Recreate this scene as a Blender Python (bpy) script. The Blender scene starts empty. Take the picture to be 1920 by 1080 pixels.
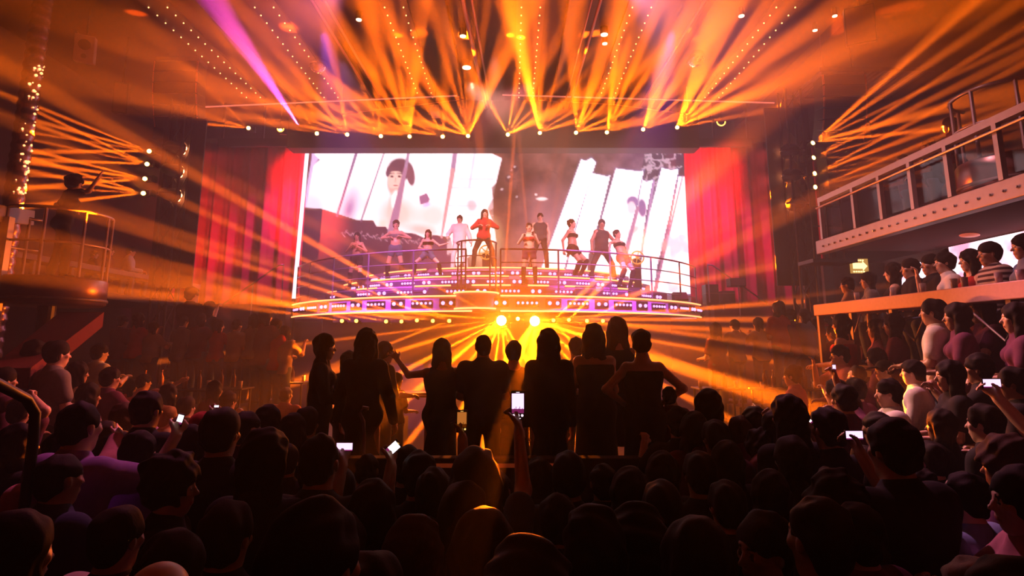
import bpy, bmesh, math, random
import numpy as np
from mathutils import Vector, Matrix

# ---------------------------------------------------------------- camera
scn = bpy.context.scene
CZ = 2.3
F_PX, CY_PX, HOR_PX = 1100.0, 450.0, 640.0
PITCH = math.atan((HOR_PX - CY_PX) / F_PX)
cam_d = bpy.data.cameras.new('camera')
cam_d.sensor_width = 36.0
cam_d.lens = 36.0 * F_PX / 1920.0
cam_d.shift_y = -(540.0 - CY_PX) / 1920.0
cam_d.clip_start = 0.05
cam_d.clip_end = 200
cam = bpy.data.objects.new('camera', cam_d)
scn.collection.objects.link(cam)
cam.location = (0, 0, CZ)
cam.rotation_euler = (math.pi / 2 + PITCH, 0, 0)
scn.camera = cam

# ---------------------------------------------------------------- world, view
w = bpy.data.worlds.new('world'); scn.world = w
w.use_nodes = True
w.node_tree.nodes['Background'].inputs[0].default_value = (0.0, 0.0, 0.0, 1)
w.node_tree.nodes['Background'].inputs[1].default_value = 0.0
scn.view_settings.view_transform = 'Standard'
scn.view_settings.look = 'None'
scn.view_settings.gamma = 1.0
scn.view_settings.use_curve_mapping = False
scn.view_settings.exposure = -0.4
scn.cycles.use_denoising = True
scn.cycles.max_bounces = 4
scn.cycles.diffuse_bounces = 1
scn.cycles.glossy_bounces = 2
scn.cycles.transmission_bounces = 3
scn.cycles.volume_bounces = 0
scn.cycles.caustics_reflective = False
scn.cycles.caustics_refractive = False
scn.cycles.sample_clamp_indirect = 3.0
scn.cycles.sample_clamp_direct = 0.0
scn.cycles.use_light_tree = True
scn.cycles.use_adaptive_sampling = True
scn.cycles.adaptive_threshold = .03
scn.cycles.adaptive_min_samples = 24

CT, ST = math.cos(PITCH), math.sin(PITCH)
def ray(px, py):
    u = CY_PX - py
    return Vector((px - 960.0, -u * ST + F_PX * CT, u * CT + F_PX * ST))
def P(px, py, Y):
    d = ray(px, py); return Vector((0, 0, CZ)) + d * (Y / d.y)
def PZ(px, py, z):
    d = ray(px, py); return Vector((0, 0, CZ)) + d * ((z - CZ) / d.z)
def PX_(px, py, x):
    d = ray(px, py); return Vector((0, 0, CZ)) + d * (x / d.x)

# ---------------------------------------------------------------- lamps: light only
LIGHTS = []
ORANGE = (1.0, 0.13, 0.0015)
def aim(o, d):
    o.rotation_euler = Vector(d).to_track_quat('-Z', 'Y').to_euler()
def spot(name, loc, target, power, deg, color=ORANGE, blend=0.6, rad=0.03):
    l = bpy.data.lights.new(name, 'SPOT'); l.energy = power; l.color = color
    l.spot_size = math.radians(deg); l.spot_blend = blend; l.shadow_soft_size = rad
    o = bpy.data.objects.new(name, l); scn.collection.objects.link(o)
    o.location = loc; aim(o, Vector(target) - Vector(loc)); LIGHTS.append(o)
    return o
def area(name, loc, target, power, sx, sy, color, spread=180):
    l = bpy.data.lights.new(name, 'AREA'); l.energy = power; l.color = color
    l.shape = 'RECTANGLE'; l.size = sx; l.size_y = sy; l.spread = math.radians(spread)
    o = bpy.data.objects.new(name, l); scn.collection.objects.link(o)
    o.location = loc; aim(o, Vector(target) - Vector(loc)); LIGHTS.append(o)
    return o

SCREEN_E = 1.5      # brightness of the video wall's picture
# light that reaches the hall from lamps the house hangs over it
# beams of the moving heads: lamp pixel -> [(target px, target py, beam degrees, strength)]
HDY = 16.3          # depth of the header the lamps hang from
BEAMS = {
 (465, 240): [(300, 224, 3, 2.0), (415, 190, 2, .4), (380, 215, 4, .6)],
 (525, 243): [(478, 170, 1.6, .8), (440, 190, 3, .4)],
 (594, 250): [(560, 200, 2, .5), (520, 190, 2, .4), (580, 190, 2, .3), (480, 225, 4, .5)],
 (651, 252): [(640, 190, 2, .7), (600, 190, 2.5, .7), (560, 180, 3, .8), (520, 200, 3, .8), (500, 225, 3, .8)],
 (714, 255): [(710, 215, 1.5, .5), (670, 205, 2, .6), (640, 210, 2, .6), (610, 222, 3, .8), (690, 190, 1.5, .4)],
 (768, 255): [(786, 90, 2, 1.6), (775, 60, 1.6, .9), (760, 90, 1.4, .7), (742, 90, 1.8, 1.0), (715, 100, 2.4, 1.2), (690, 130, 2, .9), (640, 160, 3, 1.2), (640, 205, 3, 1.2), (640, 228, 3, 1.6), (660, 243, 2, .6)],
 (830, 256): [(832, 225, 1.5, .4), (806, 210, 1.4, .5), (780, 210, 1.6, .6), (765, 225, 2, .7), (750, 240, 3, .8)],
 (878, 254): [(962, 80, 3, 2.2), (930, 110, 2, 1.0), (900, 100, 1.3, .7), (885, 100, 1.2, .6), (870, 100, 1.2, .6), (855, 110, 1.2, .6), (838, 120, 1.5, .7), (800, 150, 3, 1.3), (740, 150, 4, .9), (770, 222, 4, 1.7), (820, 170, 1.8, .7)],
 (952, 252): [(922, 200, 2, .9), (967, 160, 2.6, 1.1), (985, 190, 2, .7), (1000, 205, 1.5, .6), (1012, 222, 4, 1.3), (1030, 210, 2, .5)],
 (1012, 248): [(962, 20, 3.4, 6.0), (945, 0, 4, 3.0), (985, 60, 2, 1.8), (1003, 90, 1.4, .7), (1013, 120, 2, .8), (1030, 190, 1.2, .5), (1050, 200, 1.2, .5), (1075, 208, 1.6, .7), (1100, 220, 3, .9)],
 (1080, 248): [(1074, 120, 2.4, 1.2), (1090, 70, 1.6, .7), (1125, 120, 3, 1.5), (1150, 140, 2, .9), (1140, 190, 2, .8), (1180, 205, 3, 1.2), (1180, 230, 3, .9)],
 (1138, 247): [(1163, 30, 3, 2.4), (1180, 60, 1.8, 1.2), (1215, 60, 2.2, 1.6), (1235, 110, 2, 1.0), (1225, 170, 1.2, .6), (1245, 190, 1.2, .6), (1260, 205, 2, .8), (1280, 215, 3, .7)],
 (1206, 242): [(1238, 130, 2.4, 1.2), (1262, 110, 2.4, 1.4), (1290, 120, 3, 1.4), (1300, 165, 2.4, 1.2), (1320, 190, 2, .9), (1330, 205, 3, .7)],
 (1270, 238): [(1318, 90, 3, 2.4), (1350, 70, 3, 2.2), (1400, 60, 2.4, 2.0), (1440, 40, 3, 2.2), (1440, 110, 3, 1.6), (1500, 130, 4, 1.6), (1400, 180, 3, 1.2), (1370, 200, 2, .9), (1480, 200, 4, 1.0)],
}
K = 170000.0
# K_STRENGTHS
def beam(name, o, t, deg, s, color=ORANGE, yt=8.0):
    spot(name, o, t, K * s * (2.0 / deg), deg, color, blend=.8, rad=.025)
for (px, py), bl in BEAMS.items():
    o = P(px, py, HDY)
    for (tx, ty, deg, s) in bl:
        yt = 12.5 if ty > 150 else 9.5
        beam('beam', o, P(tx, ty, yt), deg * .9, s * (.6 if px < 620 else 1.3))
# violet pair from the left end of the header
beam('beam', P(490, 135, 15.0), P(405, 20, 11.0), 4.5, 9, (.5, .03, .8))
beam('beam', P(560, 235, 16.0), P(380, -30, 9.5), 5.5, 4, (.8, .06, .42))
TOWER_L = {(278, 283): [(60, 196), (60, 225), (80, 252), (60, 285)], (274, 307): [(60, 205), (60, 232), (60, 262), (60, 300)],
           (270, 335): [(60, 282), (60, 305), (60, 330), (60, 352)], (267, 362): [(60, 296), (60, 322), (60, 350), (60, 386)]}
TOWER_R = {(1527, 266): [(1790, 40), (1830, 60), (1830, 120), (1780, 200), (1740, 245), (1800, 20)],
           (1529, 294): [(1900, 60), (1900, 110), (1900, 190), (1760, 300)],
           (1531, 324): [(1900, 130), (1900, 185), (1900, 240), (1760, 300)],
           (1532, 350): [(1900, 200), (1900, 255), (1900, 310), (1900, 345)]}
for D, yo, yt in ((TOWER_L, 13.0, 10.8), (TOWER_R, 12.5, 8.5)):
    for (px, py), bl in D.items():
        o = P(px, py, yo)
        for i, (tx, ty) in enumerate(bl):
            y2 = yt if D is TOWER_L else min(12.2, max(8.5, 3.5 * 1100 / (640 - ty)))
            beam('beam', o, P(tx, ty, y2), (2.0, 3.0, 1.6, 3.4)[i % 4], (1.3, 1.0, .6, .8)[i % 4] * (4.5 if D is TOWER_L else 2.2))
FRY = 14.3
FRONT = {(640, 601): [(560, 590, 2, .3)], (667, 601): [(600, 585, 2, .4)], (723, 602): [(640, 588, 2, .5)], (752, 602): [(660, 580, 2, .7)],
 (781, 600): [(650, 558, 2, 1.3), (700, 590, 2, .5)], (811, 601): [(640, 520, 2, 1.6), (740, 590, 2, .5)],
 (842, 601): [(700, 520, 2.2, 2.6), (640, 680, 2.6, 1.2), (760, 575, 1.4, .6)],
 (1038, 600): [(1100, 680, 3, .8), (1070, 570, 2, .4)], (1067, 599): [(1200, 650, 2, .8), (1090, 575, 2, .4)],
 (1101, 601): [(1240, 620, 2, .6), (1150, 575, 2, .3)], (1131, 601): [(1350, 575, 2, .5), (1400, 640, 3, .6)]}
for (px, py), bl in FRONT.items():
    o = P(px, py, FRY)
    for (tx, ty, deg, s) in bl:
        beam('beam', o, P(tx, ty, 12.6), deg, s * 5)
STARS = {(940, 599): [(0, 2.4), (11, 1), (22, 1.6), (38, 1.2), (55, 1.4), (72, 2), (86, 3), (97, 2.2), (110, 1.4), (126, 1.2), (140, 1.4), (153, 1.8), (165, 1.2), (176, 2.2),
          (187, 1.4), (197, 2), (208, 1.6), (220, 2), (233, 1.6), (247, 2), (262, 2.4), (275, 1.6), (288, 2), (302, 1.4)],
         (1003, 600): [(4, 2), (14, 1.4), (28, 1.4), (44, 1.4), (62, 1.4), (80, 2), (95, 1.4), (112, 1.4), (130, 1.2), (320, 1.6), (333, 1.6), (342, 2.4), (350, 1.8), (357, 1.6),
          (268, 2.2), (280, 1.4), (296, 1.6), (310, 1.4)]}
for (px, py), al in STARS.items():
    o = P(px, py, FRY)
    for i, (a, s) in enumerate(al):
        r = 330
        up = math.sin(math.radians(a)) > .2
        side = abs(math.sin(math.radians(a))) < .3
        t = P(px + r * math.cos(math.radians(a)), py - r * math.sin(math.radians(a)), 13.3 if up else 13.4 if side else 9.5)
        beam('beam', o, t, (1.6, 2.2, 1.3, 2.8)[i % 4] * (1.3 if up else 1), s * ((3.0 if 80 < a < 100 else .9 if 30 < a < 150 else 3.2) if up else 14.0 if side else 6.5))
o = P(1003, 600, FRY)
for (tx, ty, deg, s, yt) in ((806, 966, 1.9, 9, 2.6), (976, 1000, 1.7, 3, 3), (1150, 960, .8, 3.5, 3.0), (985, 760, 4, 2, 5), (1330, 880, 3, .6, 4), (1500, 700, 3, 1.4, 7), (1560, 640, 3, 1.2, 8), (1480, 760, 4, .8, 6)):
    beam('beam', o, P(tx, ty, yt), deg, s)
o = P(940, 599, FRY)
for (tx, ty, deg, s, yt) in ((600, 860, 2.6, 1.4, 5), (700, 900, 3, .8, 4), (420, 680, 4, .6, 11), (300, 640, 4, .5, 12.5), (460, 760, 4, .4, 6)):
    beam('beam', o, P(tx, ty, yt), deg, s)
# unseen spots added to brighten the dancers and the violet stage front
for (x, y, z, tx, ty, tz, pw, deg, col) in ((-4, 12.8, 8.8, -3.0, 17.4, 4.9, 4000, 44, (1, .3, .6)), (3.6, 12.8, 8.8, 2.2, 17.4, 4.9, 4000, 44, (1, .34, .5)), (-.4, 12.6, 8.8, -.5, 17.4, 4.9, 4000, 40, (1, .5, .5)),
                                            (-4, 11.5, 8.8, -3.7, 15.8, 3.4, 12000, 36, (.6, .12, 1)), (3.4, 11.5, 8.8, 2.9, 15.8, 3.4, 12000, 36, (.6, .12, 1))):
    spot('added_stage_fill', (x, y, z), (tx, ty, tz), pw, deg, col, .7, .1)
for (px, s) in ((940, 1.0), (1003, .8)):      # the two blinding lamps also flood the hall
    spot('lamp_flood', P(px, 599, FRY - .1), P(px, 700, 5), 2000 * s, 165, (1, .16, .004), .6, .08)
# unseen lamps added to give crowd and balcony posts their pink rims
for (x, y, z, tx, ty, tz, pw, deg, col) in ((1.5, 7.5, 8.8, 6.0, 7.6, 3.9, 1500, 34, (1, .42, .45)), (2.0, 9.5, 8.6, 4.0, 3.2, 1.6, 3500, 34, (1, .3, .5)), (-3.0, 9.5, 8.6, -3.6, 3.2, 1.6, 2200, 34, (1, .2, .4)),
                                            (-1.0, 11.5, 7.6, 3.6, 5.2, 1.8, 5200, 24, (1, .4, .26)), (0.5, 11.5, 7.6, -4.6, 5.6, 1.8, 3600, 26, (1, .2, .2))):
    spot('added_side_light', (x, y, z), (tx, ty, tz), pw, deg, col, .8, .1)
# broad orange wash into the haze from the header and under the stage
for (px, py, tx, ty, deg, s) in ((768, 255, 620, 60, 40, 40), (1012, 248, 1000, 40, 50, 50), (1270, 238, 1500, 60, 40, 60), (1138, 247, 1200, 20, 36, 40)):
    spot('wash', P(px, py, HDY), P(tx, ty, 11), 10 * s, deg, (1, .10, 0.001), 1.0, .1)
for (px, tx) in ((940, 600), (1003, 1400), (970, 980)):
    spot('wash', P(px, 600, FRY), P(tx, 640, 8), 60, 80, (1, .10, 0.001), 1.0, .1)

# ================================================================ helpers
C = scn.collection
MATS = {}
def mat(name, col=(.5, .5, .5), rough=.6, metal=0.0, emit=None, es=0.0, noise=0.0, nscale=20.0, spec=.5, bump=0.0, bscale=60.0):
    if name in MATS: return MATS[name]
    m = bpy.data.materials.new(name); m.use_nodes = True
    nt = m.node_tree; b = nt.nodes['Principled BSDF']
    b.inputs['Base Color'].default_value = (*col, 1); b.inputs['Roughness'].default_value = rough
    b.inputs['Metallic'].default_value = metal; b.inputs['Specular IOR Level'].default_value = spec
    if emit: m.cycles.emission_sampling = 'NONE'; b.inputs['Emission Color'].default_value = (*emit, 1); b.inputs['Emission Strength'].default_value = es
    if noise or bump:
        tc = nt.nodes.new('ShaderNodeTexCoord'); n = nt.nodes.new('ShaderNodeTexNoise')
        n.inputs['Scale'].default_value = nscale; n.inputs['Detail'].default_value = 4
        nt.links.new(tc.outputs['Object'], n.inputs['Vector'])
        if noise:
            r = nt.nodes.new('ShaderNodeMix'); r.data_type = 'RGBA'
            r.inputs[6].default_value = (*[c * (1 - noise) for c in col], 1)
            r.inputs[7].default_value = (*[min(1, c * (1 + noise)) for c in col], 1)
            nt.links.new(n.outputs['Fac'], r.inputs[0]); nt.links.new(r.outputs[2], b.inputs['Base Color'])
        if bump:
            bp = nt.nodes.new('ShaderNodeBump'); bp.inputs['Strength'].default_value = bump
            n2 = nt.nodes.new('ShaderNodeTexNoise'); n2.inputs['Scale'].default_value = bscale
            nt.links.new(tc.outputs['Object'], n2.inputs['Vector'])
            nt.links.new(n2.outputs['Fac'], bp.inputs['Height']); nt.links.new(bp.outputs['Normal'], b.inputs['Normal'])
    MATS[name] = m
    return m

def link(o, parent=None):
    C.objects.link(o)
    if parent is not None: o.parent = parent
    return o
def obj(name, bm, m, parent=None, smooth=False):
    me = bpy.data.meshes.new(name)
    if smooth:
        for f in bm.faces: f.smooth = True
    bm.to_mesh(me); bm.free()
    for q in (m if isinstance(m, (list, tuple)) else [m]): me.materials.append(q)
    return link(bpy.data.objects.new(name, me), parent)
def tag(o, label, cat, group=None, kind=None):
    o['label'] = label; o['category'] = cat
    if group: o['group'] = group
    if kind: o['kind'] = kind
    return o
def struct(name, bm, m, smooth=False):
    o = obj(name, bm, m, smooth=smooth); o['kind'] = 'structure'; return o
def thing(name, label, cat, loc=(0, 0, 0), rz=0, group=None):
    o = bpy.data.objects.new(name, None); link(o); o.empty_display_size = .1
    o.location = loc; o.rotation_euler = (0, 0, rz); tag(o, label, cat, group); return o
def dup(o, parent=None):
    c = o.copy(); link(c, parent)
    for ch in list(o.children): dup(ch, c)
    return c
def setmat(o, *ms):
    for i, m in enumerate(ms):
        o.material_slots[i].link = 'OBJECT'; o.material_slots[i].material = m

def box(bm, x0, x1, y0, y1, z0, z1, rot=None, mi=0, bevel=0):
    M = Matrix.Translation(((x0 + x1) / 2, (y0 + y1) / 2, (z0 + z1) / 2)) @ Matrix.Diagonal((x1 - x0, y1 - y0, z1 - z0, 1))
    if rot is not None: M = rot @ M
    r = bmesh.ops.create_cube(bm, size=1, matrix=M)
    fs = set(f for v in r['verts'] for f in v.link_faces)
    if bevel:
        es = list(set(e for f in fs for e in f.edges))
        rr = bmesh.ops.bevel(bm, geom=es, offset=bevel, segments=2, affect='EDGES', profile=.5)
        fs = set(rr['faces']) | set(f for f in fs if f.is_valid)
    for f in fs: f.material_index = mi
def frame_to(d):
    return Vector(d).to_track_quat('Z', 'Y').to_matrix().to_4x4()
def cyl(bm, a, b, r, r2=None, n=12, mi=0, cap=True):
    a, b = Vector(a), Vector(b); d = b - a
    M = Matrix.Translation((a + b) / 2) @ frame_to(d)
    rr = bmesh.ops.create_cone(bm, cap_ends=cap, segments=n, radius1=r, radius2=r if r2 is None else r2, depth=d.length, matrix=M)
    for f in set(f for v in rr['verts'] for f in v.link_faces): f.material_index = mi
def tube(bm, pts, r, n=8, mi=0, closed=False):
    pts = [Vector(p) for p in pts]; rings = []
    N = len(pts)
    for i, p in enumerate(pts):
        if closed: t = pts[(i + 1) % N] - pts[i - 1]
        else: t = pts[min(i + 1, N - 1)] - pts[max(i - 1, 0)]
        t.normalize()
        up = Vector((0, 0, 1)) if abs(t.z) < .9 else Vector((0, 1, 0))
        x = t.cross(up).normalized(); y = x.cross(t).normalized()
        rr = r(i / max(1, N - 1)) if callable(r) else r
        rings.append([bm.verts.new(p + (x * math.cos(2 * math.pi * k / n) + y * math.sin(2 * math.pi * k / n)) * rr) for k in range(n)])
    for i in range(N if closed else N - 1):
        A, B = rings[i], rings[(i + 1) % N]
        for k in range(n):
            f = bm.faces.new((A[k], A[(k + 1) % n], B[(k + 1) % n], B[k])); f.material_index = mi; f.smooth = True
    if not closed:
        for rg, rev in ((rings[0], False), (rings[-1], True)):
            f = bm.faces.new(rg if rev else rg[::-1]); f.material_index = mi
def sphere(bm, c, r, sx=1, sy=1, sz=1, u=16, v=10, mi=0, rot=None):
    M = Matrix.Translation(c) @ (rot or Matrix()) @ Matrix.Diagonal((sx, sy, sz, 1))
    rr = bmesh.ops.create_uvsphere(bm, u_segments=u, v_segments=v, radius=r, matrix=M)
    for f in set(f for q in rr['verts'] for f in q.link_faces): f.material_index = mi; f.smooth = True
def lathe(bm, prof, c=(0, 0, 0), n=32, mi=0, a0=0, a1=2 * math.pi, axis=None):
    c = Vector(c); full = abs(a1 - a0 - 2 * math.pi) < 1e-6; R = []
    for k in range(n + (0 if full else 1)):
        a = a0 + (a1 - a0) * k / n
        R.append([bm.verts.new(c + Vector((r * math.cos(a), r * math.sin(a), z))) for r, z in prof])
    for k in range(n):
        A, B = R[k], R[(k + 1) % len(R)]
        for j in range(len(prof) - 1):
            try: f = bm.faces.new((A[j], B[j], B[j + 1], A[j + 1])); f.material_index = mi; f.smooth = True
            except ValueError: pass
def arcslab(bm, cx, cy, r0, r1, a0, a1, z0, z1, n=32, mi=0, mtop=None):
    """ring sector, angles measured from -Y (towards the hall)"""
    rings = []
    for k in range(n + 1):
        a = a0 + (a1 - a0) * k / n; s, c_ = math.sin(a), -math.cos(a)
        rings.append([bm.verts.new((cx + r * s, cy + r * c_, z)) for r, z in ((r0, z0), (r1, z0), (r1, z1), (r0, z1))])
    for k in range(n):
        A, B = rings[k], rings[k + 1]
        for j in range(4):
            f = bm.faces.new((A[j], A[(j + 1) % 4], B[(j + 1) % 4], B[j])); f.material_index = mi
    bm.faces.new(rings[0][::-1]).material_index = mi; bm.faces.new(rings[-1]).material_index = mi
def prism(bm, pts, z0, z1, mi=0):
    a = [bm.verts.new((x, y, z0)) for x, y in pts]; b = [bm.verts.new((x, y, z1)) for x, y in pts]
    bm.faces.new(a[::-1]).material_index = mi; bm.faces.new(b).material_index = mi
    for i in range(len(pts)):
        j = (i + 1) % len(pts); bm.faces.new((a[i], a[j], b[j], b[i])).material_index = mi

# ================================================================ people: a figure is one closed surface grown from a distance field
class Field:
    def __init__(s, lo, hi, h):
        s.h = h; s.lo = np.array(lo, np.float32)
        n = np.ceil((np.array(hi) - s.lo) / h).astype(int) + 1; s.n = n
        s.ax = [s.lo[i] + h * np.arange(n[i], dtype=np.float32) for i in range(3)]
        s.d = np.full(n, .3, np.float32)
    def block(s, lo, hi, m=.09):
        sl = []
        for i in range(3):
            a = int(max(0, math.floor((lo[i] - m - s.lo[i]) / s.h))); b = int(min(s.n[i], math.ceil((hi[i] + m - s.lo[i]) / s.h) + 1))
            if b <= a: return None, None
            sl.append(slice(a, b))
        X, Y, Z = s.ax[0][sl[0]][:, None, None], s.ax[1][sl[1]][None, :, None], s.ax[2][sl[2]][None, None, :]
        return tuple(sl), (X, Y, Z)
    def put(s, sl, d, k, op='add'):
        a = s.d[sl]
        if op == 'add':
            if k > 0:
                h = np.clip(.5 + .5 * (a - d) / k, 0, 1); s.d[sl] = a * (1 - h) + d * h - k * h * (1 - h)
            else: s.d[sl] = np.minimum(a, d)
        else:
            h = np.clip(.5 - .5 * (a + d) / k, 0, 1); s.d[sl] = a * (1 - h) - d * h + k * h * (1 - h)
    def cone(s, a, b, r1, r2=None, k=.03, flat=None, op='add'):
        """tapered capsule; flat=(axis vector, factor) squeezes it along that axis"""
        r2 = r1 if r2 is None else r2; a = np.array(a, float); b = np.array(b, float)
        R = max(r1, r2)
        lo = np.minimum(a, b) - R; hi = np.maximum(a, b) + R
        sl, g = s.block(lo, hi)
        if sl is None: return
        ab = b - a; L2 = max(1e-9, float(ab @ ab))
        px, py, pz = g[0] - a[0], g[1] - a[1], g[2] - a[2]
        t = np.clip((px * ab[0] + py * ab[1] + pz * ab[2]) / L2, 0, 1)
        qx, qy, qz = px - t * ab[0], py - t * ab[1], pz - t * ab[2]
        if flat is not None:
            n, f = np.array(flat[0], float), flat[1]; n = n / np.linalg.norm(n)
            dn = (qx * n[0] + qy * n[1] + qz * n[2]) * (1 / f - 1)
            qx, qy, qz = qx + dn * n[0], qy + dn * n[1], qz + dn * n[2]
        d = np.sqrt(qx * qx + qy * qy + qz * qz) - (r1 + (r2 - r1) * t)
        if flat is not None: d = d * (f if f < 1 else 1)
        s.put(sl, d.astype(np.float32), k, op)
    def ell(s, c, r, M=None, k=.02, op='add'):
        c = np.array(c, float); R = max(r)
        sl, g = s.block(c - R, c + R)
        if sl is None: return
        p = [g[0] - c[0], g[1] - c[1], g[2] - c[2]]
        if M is not None:
            A = np.array(M.to_3x3().transposed()); p = [A[i][0] * p[0] + A[i][1] * p[1] + A[i][2] * p[2] for i in range(3)]
        q = [p[i] / r[i] for i in range(3)]
        k0 = np.sqrt(q[0] ** 2 + q[1] ** 2 + q[2] ** 2)
        q2 = [p[i] / r[i] ** 2 for i in range(3)]
        k1 = np.sqrt(q2[0] ** 2 + q2[1] ** 2 + q2[2] ** 2) + 1e-6
        s.put(sl, (k0 * (k0 - 1) / k1).astype(np.float32), k, op)
    def clip(s, p, n):
        """keep the side the normal points away from"""
        n = np.array(n, float); n /= np.linalg.norm(n)
        d = (s.ax[0][:, None, None] - p[0]) * n[0] + (s.ax[1][None, :, None] - p[1]) * n[1] + (s.ax[2][None, None, :] - p[2]) * n[2]
        s.d = np.maximum(s.d, d.astype(np.float32))
    def wobble(s, amp, freq, seed=0):
        X, Y, Z = s.ax[0][:, None, None], s.ax[1][None, :, None], s.ax[2][None, None, :]
        rng = random.Random(seed); w_ = 0
        for i in range(5):
            a = [rng.uniform(-1, 1) * freq for _ in range(3)]
            w_ = w_ + np.sin(X * a[0] + Y * a[1] + Z * a[2] + rng.uniform(0, 6))
        s.d = (s.d + amp * w_ / 2.2).astype(np.float32)
    def mesh(s, name):
        d = s.d; d[0] = d[-1] = .3; d[:, 0] = d[:, -1] = .3; d[:, :, 0] = d[:, :, -1] = .3
        ins = d < 0
        cnt = np.zeros(tuple(s.n - 1), np.int8)
        for i in (0, 1):
            for j in (0, 1):
                for k in (0, 1):
                    cnt += ins[i:s.n[0] - 1 + i, j:s.n[1] - 1 + j, k:s.n[2] - 1 + k]
        act = (cnt > 0) & (cnt < 8); idx = np.argwhere(act)
        if len(idx) == 0: return bpy.data.meshes.new(name)
        lab = -np.ones(act.shape, np.int64); lab[act] = np.arange(len(idx))
        acc = np.zeros((len(idx), 3)); num = np.zeros(len(idx))
        cs = [(i, j, k) for i in (0, 1) for j in (0, 1) for k in (0, 1)]
        V = {c: d[idx[:, 0] + c[0], idx[:, 1] + c[1], idx[:, 2] + c[2]].astype(float) for c in cs}
        for c in cs:
            for ax in range(3):
                if c[ax] == 0:
                    e = list(c); e[ax] = 1; e = tuple(e); a, b = V[c], V[e]; m = (a < 0) != (b < 0)
                    t = np.where(m, a / np.where(m, a - b, 1), 0)
                    p = np.array(c, float)[None, :].repeat(len(idx), 0); p[:, ax] += t
                    acc[m] += p[m]; num[m] += 1
        P_ = s.lo + s.h * (idx + acc / num[:, None])
        faces = []
        for ax in range(3):
            u, v = (ax + 1) % 3, (ax + 2) % 3
            sa = [slice(None)] * 3; sb = [slice(None)] * 3; sa[ax] = slice(0, -1); sb[ax] = slice(1, None)
            ch = ins[tuple(sa)] != ins[tuple(sb)]; q = np.argwhere(ch)
            q = q[(q[:, u] > 0) & (q[:, v] > 0) & (q[:, u] < s.n[u] - 1) & (q[:, v] < s.n[v] - 1)]
            fl = ins[tuple(sa)][q[:, 0], q[:, 1], q[:, 2]]
            def L(du, dv):
                r = q.copy(); r[:, u] -= du; r[:, v] -= dv; return lab[r[:, 0], r[:, 1], r[:, 2]]
            F4 = np.stack([L(1, 1), L(0, 1), L(0, 0), L(1, 0)], 1)
            F4[~fl] = F4[~fl][:, ::-1]; faces.append(F4)
        Fc = np.concatenate(faces); Fc = Fc[(Fc >= 0).all(1)]
        # one pass of smoothing keeps the figure clean at this grid
        nb = np.zeros_like(P_); nn = np.zeros(len(P_))
        for a, b in ((0, 1), (1, 2), (2, 3), (3, 0)):
            np.add.at(nb, Fc[:, a], P_[Fc[:, b]]); np.add.at(nn, Fc[:, a], 1)
        P_ = P_ * .55 + .45 * nb / np.maximum(nn, 1)[:, None]
        me = bpy.data.meshes.new(name)
        me.vertices.add(len(P_)); me.vertices.foreach_set('co', P_.astype(np.float32).ravel())
        me.loops.add(len(Fc) * 4); me.loops.foreach_set('vertex_index', Fc.astype(np.int32).ravel())
        me.polygons.add(len(Fc)); me.polygons.foreach_set('loop_start', (np.arange(len(Fc)) * 4).astype(np.int32))
        me.polygons.foreach_set('use_smooth', np.ones(len(Fc), bool))
        me.update(); me.validate()
        return me

def V3(x, y, z): return Vector((x, y, z))
def nrm(v): return Vector(v).normalized()
class Pose:
    """joints of a figure facing +Y, feet on z=0. arms/legs: unit directions of the two bones, left (x<0) then right"""
    def __init__(s, sex='f', arms=None, legs=None, lean=(0, 0, 1), head=(0, .05, 1), yaw=0, tilt=0, seat=None, hands=('rest', 'rest'), twist=0, neckfwd=.02):
        s.sex = sex; s.hands = hands
        if arms is None: arms = (((-.16, .02, -1), (-.05, .18, -1)), ((.16, .02, -1), (.05, .18, -1)))
        if legs is None: legs = (((-.07, .03, -1), (-.02, -.04, -1)), ((.07, .03, -1), (.02, -.04, -1)))
        f = sex == 'f'
        s.X = Matrix.Rotation(twist, 3, 'Z') @ V3(1, 0, 0)
        s.up = nrm(lean); s.F = s.up.cross(s.X).normalized(); s.X = s.F.cross(s.up).normalized()
        s.pel = V3(0, 0, 0)
        s.waist = s.pel + s.up * .17; s.chest = s.pel + s.up * .36; s.neck = s.pel + s.up * .52
        hd = nrm(head); s.hup = nrm(s.up * .4 + hd * .6)
        s.head = s.neck + s.hup * .155 + s.F * neckfwd
        Ry = Matrix.Rotation(yaw, 3, 'Z'); s.hF = (Ry @ s.F); s.hF = (s.hF - s.hup * s.hF.dot(s.hup)).normalized()
        s.hF = nrm(s.hF + s.hup * tilt); s.hU = nrm(s.hup - s.hF * s.hup.dot(s.hF)); s.hX = s.hF.cross(s.hU).normalized()
        sw = .152 if f else .178
        s.S = [s.pel + s.up * .455 + s.X * (sw * g) for g in (-1, 1)]
        s.H = [s.pel - s.up * .02 + Vector((.085 * g, 0, 0)) for g in (-1, 1)]
        s.E, s.W, s.D, s.K, s.A = [], [], [], [], []
        for i in (0, 1):
            e = s.S[i] + nrm(arms[i][0]) * .285; w_ = e + nrm(arms[i][1]) * .25
            s.E.append(e); s.W.append(w_); s.D.append(nrm(arms[i][1]))
            k = s.H[i] + nrm(legs[i][0]) * .43; s.K.append(k); s.A.append(k + nrm(legs[i][1]) * .42)
        lowest = min(a.z for a in s.A) - .075
        off = Vector((0, 0, -lowest))
        for n_ in ('pel', 'waist', 'chest', 'neck', 'head'): setattr(s, n_, getattr(s, n_) + off)
        for L in (s.S, s.H, s.E, s.W, s.K, s.A):
            for i in (0, 1): L[i] = L[i] + off
        pts = s.E + s.W + s.K + s.A + [s.head, s.pel]
        s.lo = [min(p[i] for p in pts) - .24 for i in range(3)]; s.hi = [max(p[i] for p in pts) + .24 for i in range(3)]; s.lo[2] = -.03
        s.top = (s.head + s.hU * .13).z

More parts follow.
